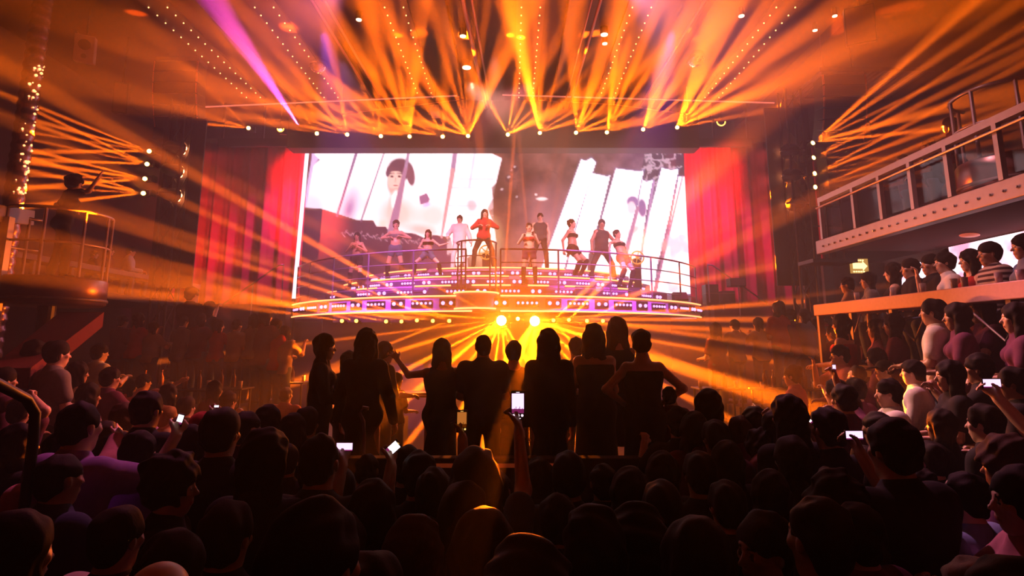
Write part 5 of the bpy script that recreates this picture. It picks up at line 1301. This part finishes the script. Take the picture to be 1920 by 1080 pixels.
dancer(992, 418, 16.25, 'f', 'bun', 'bra', 'skirt' and 'shorts', (((-.35, .4, -.8), (.5, .5, .9)), ((.5, .3, -.8), (-.6, .7, .7))), (((-.16, .06, -1), (-.03, -.06, -1)), ((.16, .06, -1), (.03, -.06, -1))), 178, 'stage dancer in tall black boots with hands near her mouth, right of centre', kw=dict(skin=2, top='red', bottom='plum', hair='dark'))
dancer(1013, 400, 18.0, 'm', 'short', 'vest', 'trousers', (((-.3, .1, -1), (.05, .3, -1)), ((.3, .1, -1), (-.1, .4, -1))), (((-.2, .1, -1), (-.05, -.1, -1)), ((.3, .05, -1), (.3, -.2, -1))), 175, 'tall male dancer in dark vest behind the booted dancer', kw=dict(skin=2, top='charcoal', bottom='black', hair='dark'))
dancer(1072, 411, 17.9, 'f', 'bun', 'bra', 'shorts', (((-.2, -.6, -.8), (0, -.1, -1)), ((.2, -.55, -.8), (0, .1, -1))), (((-.12, .75, -.7), (0, -.5, -1)), ((.12, .6, -.8), (0, -.55, -1))), -120, 'profile dancer in black briefs with bent knees left of the man in backward cap', lean=(0, -.08, 1), tilt=.15, kw=dict(skin=2, top='black', bottom='black', hair='dark'))
dancer(1128, 412, 18.4, 'm', 'capback', 'vest', 'trousers', (((-.75, .25, -.75), (-.8, .4, -.5)), ((.55, 0, -.9), (.15, .2, -1))), (((-.62, .1, -1), (-.25, -.1, -1)), ((.62, .1, -1), (.25, -.1, -1))), -150, 'male dancer in grey vest and backward cap with legs spread wide', yaw=-35, kw=dict(skin=1, top='charcoal', bottom='charcoal', hair='charcoal'))
dancer(1157, 431, 17.4, 'f', 'bun', 'bra', 'shorts', (((-.6, -.3, -.3), (-.6, .1, -.8)), ((.7, .2, -.2), (.5, .3, -.8))), (((-.1, .55, -.85), (0, -.35, -1)), ((.3, .5, -.85), (.15, -.4, -1))), -140, 'rightmost dancer leaning back in black top and long boots', lean=(0, -.35, 1), tilt=.1, kw=dict(skin=2, top='black', bottom='plum', hair='dark'))
# dancer on the left podium
p_ = Pose('f', arms=(((-.5, -.75, -.35), (.3, .9, -.3)), ((.15, .85, .25), (.1, .45, 1))), legs=(((-.25, -.1, -1), (-.15, -.25, -1)), ((.2, .3, -1), (.05, .0, -1))), lean=(0, .1, 1), hands=('rest', 'open'))
at_head(make_person('f', 'curly', 'tee', 'trousers', p_, h=.009), 142, 331, 9.0, R_(-62), 'silhouetted dancer on the left round podium raising one arm high', 3.24, skin=3, top='black', bottom='black', hair='dark')

# group of guests standing on the platform, seen from behind
def guest(px, py, Y, a, rz, label, fl=PLZ, **kw): return at_head(a, px, py, Y, R_(rz), label, fl, **kw)
guest(611, 628, 6.15, arch('f', 'long', 'long', 'trousers', 'front'), -78, 'long-haired person in profile at the left end of the platform group', top='black', bottom='black')
guest(689, 618, 5.85, arch('f', 'vlong', 'long', 'skirt', 'wide'), -12, 'woman with wide long dark hair, second from left on the platform', top='black', bottom='black')
guest(724, 642, 7.1, arch('m', 'short', 'shirt', 'trousers', 'front'), -60, 'man in profile facing right behind the long-haired woman at left of the platform', top='black', skin=1)
guest(656, 660, 6.9, arch('f', 'bob', 'long', 'trousers', 'front'), -30, 'short guest half hidden between the two long-haired guests at left of the platform', top='black')
guest(829, 637, 6.25, arch('f', 'bob', 'vest', 'skirt', 'reachL'), 8, 'woman with bobbed hair lifting both hands out to her left on the platform', top='black', bottom='black', skin=1)
guest(906, 628, 6.2, arch('m', 'crop', 'tee', 'trousers', 'front', yaw=10), 0, 'broad-shouldered man with cropped hair left of the platform centre', top='black', skin=1, bottom='black')
guest(963, 640, 6.5, arch('f', 'bun', 'vest', 'skirt', 'front'), 3, 'small woman with hair tied up and earrings at the platform centre', top='black', skin=1, bottom='black')
guest(1028, 619, 5.75, arch('f', 'vlong', 'long', 'skirt', 'rest'), 2, 'woman with very long straight hair right of the platform centre', top='black', bottom='black')
guest(1079, 634, 7.3, arch('m', 'short', 'vest', 'trousers', 'phone'), 12, 'guest holding both hands up to the face between two long-haired women', top='black', skin=1)
guest(1112, 609, 6.1, arch('f', 'vlong', 'dress', 'bare', 'front'), 4, 'tall long-haired woman in a dress, third from right on the platform', top='black')
guest(1155, 597, 6.7, arch('f', 'vlong', 'vest', 'skirt', 'front', yaw=15), 0, 'tallest long-haired woman standing further back at right of the platform', top='black', bottom='black', hair='brown')
guest(1201, 618, 5.7, arch('f', 'bun', 'dress', 'bare', 'hips', yaw=-8), 6, 'bare-shouldered woman with short hair and bent elbows at right end of platform', top='black')
guest(745, 700, 7.6, arch('f', 'bob', 'tee', 'trousers', 'front'), -40, 'low guest beside the counter behind the clapping woman', top='navy')

# guests on the balconies
stool_bm = bmesh.new(); cyl(stool_bm, (0, 0, .4), (0, 0, .46), .17, n=20); cyl(stool_bm, (0, 0, 0), (0, 0, .4), .03, n=10); cyl(stool_bm, (0, 0, 0), (0, 0, .03), .19, n=20)
stool_me = bpy.data.meshes.new('stool'); stool_bm.to_mesh(stool_me); stool_bm.free(); stool_me.materials.append(M_black)
def seated(px, py, Y, a, rz, label, floor, **kw):
    o = at_head(a, px, py, Y, R_(rz), label, floor, **kw); s = o.scale.x
    st_ = bpy.data.objects.new('bar_stool', stool_me); link(st_); st_.location = (o.location.x, o.location.y, floor); st_.scale = (s, s, (a['pose'].pel.z - .115) / .46 * s)
    tag(st_, 'round black stool under the ' + ' '.join(label.split()[:9]), 'stool', 'stools under the seated guests')
    return o
RB = [(1587, 521, 'm', 'short', 'tee', 'clap', 60, 'tan', 'seated guest clapping at the far end of the pink counter', 1), (1626, 511, 'f', 'bob', 'tee', 'front', 65, 'grey', 'guest in patterned light shirt, second from the far end of the pink counter', 1),
      (1672, 494, 'f', 'long', 'vest', 'front', 50, 'black', 'long-haired woman in black top near the middle of the pink counter', 2), (1704, 486, 'm', 'short', 'tee', 'front', 70, 'black', 'dark seated figure leaning forward at the middle of the pink counter', 1),
      (1742, 478, 'm', 'short', 'tee', 'front', 78, 'black', 'man in profile before the small bright screen at the pink counter', 1), (1768, 474, 'f', 'topbun', 'tee', 'face', 72, 'white', 'woman with hair up and raised hand in front of the bright screen', 2),
      (1815, 469, 'f', 'long', 'vest', 'front', 74, 'red', 'long-haired woman in profile against the wide bright screen', 2), (1851, 455, 'm', 'short', 'tee', 'front', 76, 'stripe', 'man in striped polo shirt at the near end of the pink counter', 1),
      (1916, 440, 'f', 'bob', 'tee', 'front', 70, 'blue', 'guest cut off by the right frame edge above the pink counter', 2)]
ms = bpy.data.materials.new('cloth_stripe'); ms.use_nodes = True; nt = ms.node_tree; b_ = nt.nodes['Principled BSDF']; b_.inputs['Roughness'].default_value = .85
tc = nt.nodes.new('ShaderNodeTexCoord'); wv = nt.nodes.new('ShaderNodeTexWave'); wv.bands_direction = 'Z'; wv.inputs['Scale'].default_value = 5.5; wv.inputs['Distortion'].default_value = .3; cr_ = nt.nodes.new('ShaderNodeValToRGB'); cr_.color_ramp.interpolation = 'CONSTANT'
cr_.color_ramp.elements[0].color = (.6, .5, .45, 1); cr_.color_ramp.elements[1].position = .5; cr_.color_ramp.elements[1].color = (.05, .02, .03, 1)
nt.links.new(tc.outputs['Object'], wv.inputs['Vector']); nt.links.new(wv.outputs['Fac'], cr_.inputs[0]); nt.links.new(cr_.outputs[0], b_.inputs['Base Color']); MATS['cloth_stripe'] = ms
_cm = clothmat
def clothmat(n_): return MATS['cloth_stripe'] if n_ == 'stripe' else _cm(n_)
for (px, py, sx, hr, tp, ar, rz, col, lab, sk) in RB:
    Y = 5.42 * 1100 / (px - 960); seated(px, py, Y, arch(sx, hr, tp, 'trousers', ar, seat=True), rz, lab, 1.98, top=col, skin=sk)
for (px, py, sx, hr, col, lab) in ((207, 462, 'f', 'long', 'plum', 'seated woman at the left balcony counter beside the man in white'), (247, 463, 'm', 'short', 'white', 'man in white jacket seated at the left balcony counter'), (178, 470, 'm', 'short', 'black', 'dark figure at the left balcony counter nearest the podium')):
    seated(px, py, 10.15 * 1100 / (960 - px), arch(sx, hr, 'jacket', 'trousers', 'front', seat=True), -60, lab, 3.42, top=col, skin=2)

# phones held up in the crowd, each in somebody's hand
H_ARM = {'high': (((-.16, .02, -1), (.1, .5, -.9)), ((.2, .75, .45), (-.05, .35, 1))), 'mid': (((-.16, .02, -1), (.1, .5, -.9)), ((.2, .9, -.25), (-.05, .6, .85)))}
ARMS['hold_high'], ARMS['hold_mid'] = H_ARM['high'], H_ARM['mid']; HANDS['hold_high'] = HANDS['hold_mid'] = ('rest', ('hold', V3(-1, .3, 0)))
def holder(px, py, Y, sx, hr, col, lab, rz=0, skin=1, drop=.03):
    q = P(px, py, Y); q.z -= drop; fl_ = lfloor(q.x, q.y - .4); zr = q.z - fl_; k_ = 'high' if zr > 1.78 else 'mid'
    a = arch(sx, hr, 'tee', 'trousers', k_ and 'hold_' + k_, h=.0095); p_ = a['pose']; g_ = p_.W[1] + p_.D[1] * .075
    s_ = zr / g_.z; off = Matrix.Rotation(R_(rz), 3, 'Z') @ Vector((g_.x, g_.y, 0)) * s_
    put_person(a, (q.x - off.x, q.y - off.y + .03, fl_), R_(rz), lab, scale=s_, skin=skin, top=col, bottom='black'); PLACED.append((q.x - off.x, q.y - off.y))
holder(971, 760, 3.0, 'f', 'long', 'black', 'long-haired woman in black holding up the bright centre phone', 4, drop=.055)
holder(866, 790, 3.6, 'm', 'short', 'black', 'short-haired man in black holding up the amber-lit phone', 4)
holder(646, 838, 3.3, 'f', 'bob', 'black', 'woman with bobbed hair holding the sideways phone at left', -6, drop=.03)
holder(735, 842, 3.4, 'm', 'crop', 'black', 'man with cropped hair holding the tilted pale phone', -4)
holder(1602, 816, 3.4, 'm', 'short', 'black', 'man in black holding the sideways phone in the right crowd', 16, drop=.03)
holder(1860, 719, 3.9, 'm', 'short', 'black', 'man in black holding the sideways phone near the right edge', 28, skin=2, drop=.035)
holder(1263, 738, 6.0, 'm', 'short', 'plum', 'man in maroon holding up a small phone right of the platform', 6)
holder(1451, 770, 4.6, 'f', 'bob', 'black', 'woman in black holding up a small dim phone right of centre', 12)
holder(1564, 690, 5.4, 'm', 'short', 'plum', 'man in maroon holding a small phone high in the right crowd', 16)
holder(1326, 754, 5.6, 'f', 'long', 'black', 'long-haired woman holding a tiny white phone right of the platform', 8)
holder(1518, 790, 4.4, 'f', 'bun', 'black', 'woman with a bun holding a tilted phone left of the raised fist', 12)
holder(406, 762, 5.0, 'm', 'short', 'black', 'man holding a tiny bright phone in the left crowd', -12)
holder(337, 788, 3.9, 'm', 'crop', 'violet', 'man in lilac T-shirt holding the glowing phone at left', -16, skin=2)
for (px, py, x, sx, hr, col, lab) in ((1778, 222, 7.0, 'f', 'long', 'plum', 'long-haired guest standing on the upper right balcony behind the handrail'), (1738, 262, 7.3, 'm', 'short', 'black', 'short-haired guest on the upper right balcony further along'), (1690, 290, 7.4, 'm', 'crop', 'plum', 'guest at the far end of the upper right balcony')):
    at_head(arch(sx, hr, 'tee', 'trousers', 'front', h=.012), px, py, x * 1100 / (px - 960), R_(60), lab, 4.22, top=col, skin=1)
# the crowd on the hall floor
def spotY(px, py, tz, lo=1.45, hi=13.0):
    best = None; Y = lo
    while Y < hi:
        q = P(px, py, Y); f_ = lfloor(q.x, q.y); s = (q.z - f_) / tz; c = abs(s - 1) * 16
        if -3.5 <= q.x <= 2.75 and (5.0 <= Y <= 8.6): c += 3
        for (x, y) in PLACED:
            d = math.hypot(x - q.x, y - q.y)
            if d < .46: c += (.46 - d) * 5
        if not .84 < s < 1.14: c += 20
        if best is None or c < best[0]: best = (c, Y, f_)
        Y += .04
    return best
ROWW = ((930, 'front row'), (850, 'second row'), (780, 'mid crowd'), (700, 'back of crowd'), (0, 'far side'))
COLW = ((130, 'at left edge'), (300, 'far left'), (450, 'left'), (600, 'left of the platform'), (800, 'left of the centre phone'), (980, 'near the centre phone'), (1130, 'right of the centre phone'), (1300, 'right of the platform'), (1460, 'right of centre'), (1620, 'right'), (1780, 'far right'), (9999, 'at right edge'))
HW = {'long': 'long hair', 'vlong': 'very long hair', 'bob': 'bobbed hair', 'short': 'short hair', 'crop': 'cropped hair', 'bun': 'a low bun', 'topbun': 'a top knot', 'curly': 'curly hair', 'cap': 'a cap', 'capback': 'a backward cap', 'tail': 'a ponytail', None: 'a bald head', 'band': 'a hair band'}
TW = {'tee': 'T-shirt', 'long': 'long-sleeved top', 'shirt': 'shirt', 'vest': 'sleeveless top', 'jacket': 'jacket', 'dress': 'dress'}
PW = {'rest': '', 'front': '', 'phone': ', hands raised', 'phone1': ', one hand raised', 'fist': ', raising a fist', 'up2': ', both arms up', 'over': ', arms joined overhead', 'point': ', pointing ahead', 'clap': ', clapping', 'face': ', hand at the chin', 'raise1': ', one arm straight up', 'hips': ', elbows out', 'wide': '', 'reachL': ', reaching left'}
CROWD = []
def crowd(px, py, sex, hair, top, arms='rest', col='black', rz=None, skin=None, hc='dark', yaw=0, tilt=0, lab=None, lean=(0, 0, 1), hi=13.0):
    CROWD.append(dict(px=px, py=py, sex=sex, hair=hair, top=top, arms=arms, col=col, rz=rz, skin=skin, hc=hc, yaw=yaw, tilt=tilt, lab=lab, lean=lean, hi=hi))
L_ = crowd
# nearest heads
L_(228, 950, 'm', 'crop', 'shirt', 'front', 'stripe', rz=-15, skin=1); L_(303, 1046, 'm', None, 'tee', 'front', 'black', skin=2, rz=-10); L_(432, 944, 'm', 'short', 'tee', 'front', 'black', rz=-10)
L_(597, 944, 'm', 'band', 'shirt', 'front', 'black', rz=-25, skin=1); L_(697, 1035, 'f', 'bun', 'tee', 'front', 'black', rz=-5); L_(780, 975, 'f', 'vlong', 'jacket', 'rest', 'grey', rz=-20, hc='brown')
L_(990, 1041, 'm', 'curly', 'tee', 'front', 'plum', rz=0); L_(1195, 966, 'm', 'curly', 'tee', 'front', 'black', rz=5); L_(1110, 952, 'f', 'bob', 'tee', 'front', 'black', rz=5)
L_(1300, 978, 'f', 'long', 'tee', 'front', 'black', rz=15); L_(1428, 965, 'm', 'short', 'tee', 'front', 'charcoal', rz=130, skin=1, yaw=-20); L_(1528, 934, 'm', 'crop', 'tee', 'front', 'pink', rz=20, skin=1)
L_(1598, 944, 'm', 'crop', 'tee', 'front', 'plum', rz=25, skin=1); L_(1718, 878, 'f', 'bun', 'shirt', 'face', 'violet', rz=20); L_(1802, 886, 'm', 'crop', 'shirt', 'front', 'blue', rz=28, skin=2)
L_(1815, 1046, 'm', 'crop', 'tee', 'front', 'violet', rz=20, skin=2, hc='grey'); L_(1888, 1052, 'f', 'bob', 'tee', 'front', 'black', rz=20); L_(120, 850, 'm', 'crop', 'tee', 'front', 'navy', rz=-25, skin=1)
L_(40, 965, 'f', 'long', 'tee', 'front', 'black', rz=-20); L_(870, 910, 'f', 'bob', 'tee', 'front', 'black', rz=0); L_(560, 1020, 'f', 'long', 'tee', 'front', 'black', rz=-8)
# left crowd
L_(42, 798, 'f', 'bob', 'tee', 'front', 'black', rz=-30); L_(45, 748, 'm', 'short', 'tee', 'over', 'plum', rz=-20, skin=2); L_(140, 770, 'f', 'long', 'tee', 'front', 'black', rz=-20)
L_(112, 812, 'm', 'short', 'long', 'point', 'pink', rz=60, skin=2, lab='man with watch stretching a pink sleeved arm to the left edge'); L_(190, 645, 'm', 'short', 'tee', 'clap', 'white', rz=-30, skin=2, hi=9.5); L_(112, 640, 'm', 'short', 'tee', 'front', 'grey', rz=-35, skin=2, hi=9)
L_(70, 640, 'f', 'bob', 'tee', 'front', 'grey', rz=-35, hi=9); L_(272, 702, 'm', 'short', 'tee', 'point', 'pink', rz=-40, skin=2); L_(318, 692, 'm', 'short', 'tee', 'front', 'grey', rz=-30, skin=2); L_(342, 690, 'f', 'tail', 'tee', 'raise1', 'red', rz=-20, skin=2)
L_(318, 722, 'f', 'long', 'tee', 'front', 'pink', rz=-20); L_(236, 758, 'f', 'long', 'tee', 'front', 'pink', rz=-30, hc='brown'); L_(290, 760, 'm', 'crop', 'tee', 'front', 'violet', rz=-20, skin=1)
L_(316, 762, 'f', 'short', 'tee', 'front', 'tan', rz=-30, hc='fair', skin=2); L_(352, 745, 'm', 'short', 'tee', 'front', 'black', rz=-20); L_(382, 776, 'm', 'capback', 'tee', 'front', 'black', rz=-20, hc='red')
L_(265, 812, 'f', 'long', 'tee', 'front', 'violet', rz=-20); L_(202, 792, 'f', 'bob', 'long', 'front', 'plum', rz=-25); L_(330, 862, 'f', 'curly', 'long', 'front', 'black', rz=-75); L_(428, 794, 'm', 'cap', 'tee', 'front', 'tan', rz=-10)
L_(420, 768, 'm', 'short', 'tee', 'front', 'black', rz=-10); L_(465, 770, 'm', 'crop', 'tee', 'front', 'plum', rz=-30, skin=2); L_(505, 762, 'f', 'long', 'tee', 'front', 'black', rz=-10); L_(538, 725, 'm', 'crop', 'tee', 'front', 'pink', rz=-10, skin=2, hc='grey')
L_(552, 778, 'f', 'long', 'tee', 'front', 'black', rz=-10); L_(578, 765, 'm', 'short', 'tee', 'front', 'black', rz=-10); L_(246, 712, 'f', 'bob', 'tee', 'front', 'red', rz=-30); L_(590, 850, 'm', 'short', 'tee', 'phone', 'black', rz=-5)
L_(360, 800, 'f', 'long', 'tee', 'front', 'black', rz=-15); L_(170, 720, 'f', 'long', 'tee', 'front', 'plum', rz=-30); L_(115, 715, 'm', 'short', 'tee', 'front', 'pink', rz=-30); L_(210, 690, 'm', 'short', 'tee', 'clap', 'plum', rz=-30, hi=9)
L_(405, 715, 'f', 'bob', 'tee', 'front', 'plum', rz=-20); L_(430, 735, 'm', 'short', 'tee', 'phone', 'black', rz=-20); L_(12, 690, 'm', 'short', 'tee', 'front', 'plum', rz=-30); L_(150, 680, 'f', 'long', 'tee', 'phone', 'tan', rz=-30, hi=9)
# centre, dark
for px, py, sx, hr in ((640, 880, 'm', 'short'), (700, 905, 'f', 'long'), (765, 838, 'm', 'short'), (815, 880, 'f', 'bun'), (930, 880, 'm', 'crop'), (1010, 862, 'f', 'long'), (1045, 930, 'm', 'short'), (1065, 850, 'm', 'short'), (1130, 868, 'm', 'crop'),
                       (1180, 880, 'f', 'long'), (1240, 905, 'm', 'short'), (905, 960, 'f', 'long'), (640, 965, 'f', 'long'), (500, 900, 'm', 'short'), (480, 850, 'f', 'bob'), (540, 835, 'm', 'short'), (690, 850, 'm', 'crop'), (1240, 850, 'f', 'long'), (330, 1000, 'f', 'long')):
    L_(px, py, sx, hr, 'tee', 'front', 'black', rz=0)
# right crowd
L_(1425, 814, 'm', 'curly', 'tee', 'front', 'black', rz=8); L_(1480, 822, 'f', 'bob', 'tee', 'front', 'black', rz=10); L_(1532, 822, 'f', 'bun', 'tee', 'fist', 'black', rz=8, skin=1); L_(1618, 838, 'm', 'short', 'tee', 'front', 'black', rz=10)
L_(1690, 812, 'm', 'short', 'tee', 'front', 'black', rz=65, skin=2); L_(1562, 900, 'f', 'curly', 'tee', 'front', 'black', rz=15); L_(1360, 830, 'f', 'long', 'tee', 'front', 'black', rz=8); L_(1310, 850, 'm', 'short', 'tee', 'front', 'black', rz=5)
L_(1880, 832, 'f', 'curly', 'tee', 'front', 'plum', rz=40, hc='brown'); L_(1905, 880, 'f', 'bob', 'tee', 'clap', 'pink', rz=70, skin=2); L_(1270, 765, 'm', 'short', 'tee', 'phone', 'black', rz=5); L_(1300, 775, 'f', 'long', 'tee', 'front', 'plum', rz=5)
L_(1340, 790, 'm', 'short', 'tee', 'front', 'plum', rz=10); L_(1385, 783, 'f', 'bob', 'tee', 'front', 'tan', rz=10, hc='brown'); L_(1412, 764, 'm', 'short', 'tee', 'point', 'plum', rz=30); L_(1452, 772, 'f', 'long', 'tee', 'phone', 'pink', rz=20)
L_(1488, 778, 'm', 'short', 'tee', 'front', 'black', rz=15); L_(1516, 690, 'm', 'short', 'shirt', 'hips', 'tan', rz=25, skin=2, lab='broad man in pale shirt seen from behind with hands on hips at right'); L_(1484, 686, 'f', 'bun', 'tee', 'front', 'pink', rz=50, skin=2)
L_(1572, 648, 'm', 'short', 'tee', 'face', 'pink', rz=80, skin=2); L_(1604, 686, 'm', 'crop', 'tee', 'phone', 'plum', rz=40, skin=2); L_(1655, 676, 'm', 'cap', 'tee', 'front', 'black', rz=75, skin=2); L_(1708, 676, 'm', 'short', 'shirt', 'front', 'white', rz=55, skin=2, lab='man in white shirt with short dark hair behind the man holding his chin at right')
L_(1662, 712, 'm', 'short', 'shirt', 'face', 'white', rz=70, skin=2, lab='man in bright white shirt lit from the left with hand near his chin'); L_(1600, 710, 'm', 'short', 'tee', 'front', 'plum', rz=30, skin=1); L_(1565, 712, 'm', 'short', 'tee', 'front', 'plum', rz=30); L_(1590, 742, 'm', 'short', 'tee', 'front', 'tan', rz=20, hc='brown')
L_(1776, 678, 'f', 'long', 'tee', 'front', 'black', rz=70, skin=2); L_(1802, 614, 'm', 'short', 'shirt', 'front', 'white', rz=78, skin=2, lab='man in white shirt in profile below the pink balcony counter'); L_(1880, 616, 'f', 'bob', 'tee', 'front', 'pink', rz=110, skin=2, yaw=20)
L_(1745, 562, 'm', 'short', 'tee', 'front', 'white', rz=50, skin=1); L_(1835, 556, 'f', 'long', 'tee', 'clap', 'plum', rz=75, skin=2, hc='dark'); L_(1720, 618, 'm', 'short', 'tee', 'front', 'black', rz=60); L_(1672, 590, 'f', 'long', 'tee', 'front', 'plum', rz=50)
L_(1640, 600, 'f', 'long', 'tee', 'raise1', 'pink', rz=60, skin=2); L_(1610, 612, 'f', 'bob', 'vest', 'front', 'plum', rz=50, skin=2); L_(1830, 665, 'm', 'short', 'tee', 'phone', 'black', rz=50); L_(1895, 690, 'm', 'short', 'tee', 'front', 'black', rz=50)
L_(1575, 590, 'f', 'long', 'dress', 'front', 'red', rz=40, skin=2); L_(1560, 610, 'm', 'short', 'tee', 'front', 'plum', rz=40); L_(1640, 655, 'f', 'bob', 'tee', 'front', 'plum', rz=50, skin=2); L_(1760, 770, 'f', 'long', 'tee', 'front', 'black', rz=40)
L_(1840, 760, 'm', 'short', 'tee', 'front', 'black', rz=35); L_(1790, 570, 'f', 'long', 'tee', 'front', 'plum', rz=60); L_(1900, 570, 'f', 'long', 'tee', 'front', 'plum', rz=60, hi=8); L_(1540, 770, 'm', 'short', 'tee', 'front', 'plum', rz=15)
L_(1640, 770, 'm', 'crop', 'tee', 'front', 'black', rz=20); L_(1740, 830, 'm', 'short', 'tee', 'front', 'black', rz=20); L_(1440, 885, 'f', 'long', 'tee', 'front', 'black', rz=8); L_(1360, 905, 'm', 'short', 'tee', 'front', 'black', rz=8); L_(1650, 880, 'm', 'short', 'tee', 'front', 'black', rz=15)
CROWD.sort(key=lambda c: -c['py'])
for c in CROWD:
    a = arch(c['sex'], c['hair'], c['top'], 'bare' if c['top'] == 'dress' else 'trousers', c['arms'], c['yaw'], c['tilt'], False, c['lean'], .0085 if c['py'] > 920 else .0105)
    cost, Y, fl_ = spotY(c['px'], c['py'], a['top_z'], hi=min(c['hi'], 9.4) if c['px'] > 1540 else c['hi'])
    c['Y'] = Y; c['obj'] = at_head(a, c['px'], c['py'], Y, R_(c['rz'] or 0), 'x', fl_, top=c['col'], skin=c['skin'] if c['skin'] is not None else (c['px'] * 7) % 3 + 1, hair=c['hc'], bottom='denim' if c['px'] % 2 else 'black')
    if cost > 3: print('COST', c['px'], c['py'], round(cost, 2), Y)
# guests sitting or standing on the far side of the floor, by the stage
FAR = [(362, 538, 12.4, 'm', 'short', 'phone', 'black', 'dark-haired guest standing against the lit red curtain at left', .75, False), (395, 566, 12.4, 'f', 'bob', 'front', 'black', 'guest right of the man against the lit left curtain', .75, False)]
for i, (px, py) in enumerate(((232, 592), (262, 588), (290, 604), (345, 592), (378, 588), (412, 600), (446, 600), (478, 590), (500, 580), (520, 598), (536, 612))):
    FAR.append((px, py, 11.9, 'mf'[i % 2], ('short', 'long', 'bob')[i % 3], ('front', 'phone', 'clap')[i % 3], ('plum', 'red', 'tan', 'grey')[i % 4], 'small far guest by the left tables, %s from left' % ('first second third fourth fifth sixth seventh eighth ninth tenth eleventh'.split()[i]), .75, True))
for i, (px, py) in enumerate(((1340, 606), (1376, 600), (1420, 596), (1458, 566), (1480, 580), (1508, 580), (1530, 596), (1548, 586))):
    FAR.append((px, py, 11.9, 'fm'[i % 2], ('long', 'short', 'bob')[i % 3], ('front', 'clap', 'phone')[i % 3], ('plum', 'grey', 'tan', 'red')[i % 4], 'small far guest by the right tables, %s from left' % ('first second third fourth fifth sixth seventh eighth'.split()[i]), .75, False))
for (px, py, Y, sx, hr, ar, col, lab, fl_, st_) in FAR:
    a = arch(sx, hr, 'tee', 'trousers', ar, h=.012); at_head(a, px, py, Y, R_(-25 if px < 900 else 25), lab, lfloor(P(px, py, Y).x, Y), top=col, skin=(px % 3))
# labels for the crowd: what each looks like, and where
def base_label(c):
    row = [w_ for v, w_ in ROWW if c['py'] >= v][0]; colw = [w_ for v, w_ in COLW if c['px'] < v][0]
    who = 'man' if c['sex'] == 'm' else 'woman'
    h_ = HW[c['hair']]; h_ = (h_ if c['hc'] == 'dark' or not c['hair'] or 'cap' in c['hair'] else {'brown': 'brown ', 'fair': 'fair ', 'grey': 'grey '}.get(c['hc'], '') + h_.replace('a ', ''))
    col = {'tan': 'pale', 'stripe': 'striped', 'plum': 'maroon', 'charcoal': 'dark grey', 'violet': 'lilac'}.get(c['col'], c['col'])
    return '%s with %s, %s %s%s' % (who, h_, col, TW[c['top']], PW[c['arms']]), '%s, %s' % (row, colw)
byl = {}
for c in CROWD:
    if c['lab']: c['obj']['label'] = c['lab']; continue
    a, b = base_label(c); byl.setdefault(a + ', ' + b, []).append(c)
for l_, cs in byl.items():
    cs.sort(key=lambda c: c['px'])
    for i, c in enumerate(cs):
        t_ = l_ if len(cs) == 1 else l_ + (', leftmost' if i == 0 else ', rightmost' if i == len(cs) - 1 else (', second from left', ', third from left')[min(i - 1, 1)])
        c['obj']['label'] = t_
# phones held up in the crowd
phone(971, 760, 3.0, 52, False, 'bright phone filming the stage, held upright in the centre', 'pink')
phone(866, 790, 3.6, 40, False, 'amber-lit phone held upright left of the bright centre phone', 'amber')
phone(646, 838, 3.3, 32, True, 'phone held sideways at left showing the pink stage', 'pink')
phone(735, 842, 3.4, 34, False, 'pale phone tilted in a hand left of centre', 'white', roll=.85)
phone(337, 788, 3.9, 24, False, 'glowing phone beside the fair-haired woman at left', 'white', roll=.25)
phone(406, 762, 5.0, 9, True, 'tiny bright phone in the left crowd', 'white')
phone(1263, 738, 6.0, 15, False, 'small bright phone right of the platform', 'white', roll=.2)
phone(1326, 754, 5.6, 11, False, 'tiny white phone further right of the platform', 'white')
phone(1564, 690, 5.4, 14, False, 'small phone held up in the right crowd by a man in maroon', 'pink')
phone(1602, 816, 3.4, 34, True, 'phone held sideways showing the stage in the right crowd', 'pink')
phone(1860, 719, 3.9, 36, True, 'phone held sideways near the right edge', 'pink')
phone(1451, 770, 4.6, 18, False, 'small dim phone in raised hands right of centre', 'amber')
phone(1518, 790, 4.4, 18, False, 'small bright phone tilted left of the raised fist', 'white', roll=-.7)
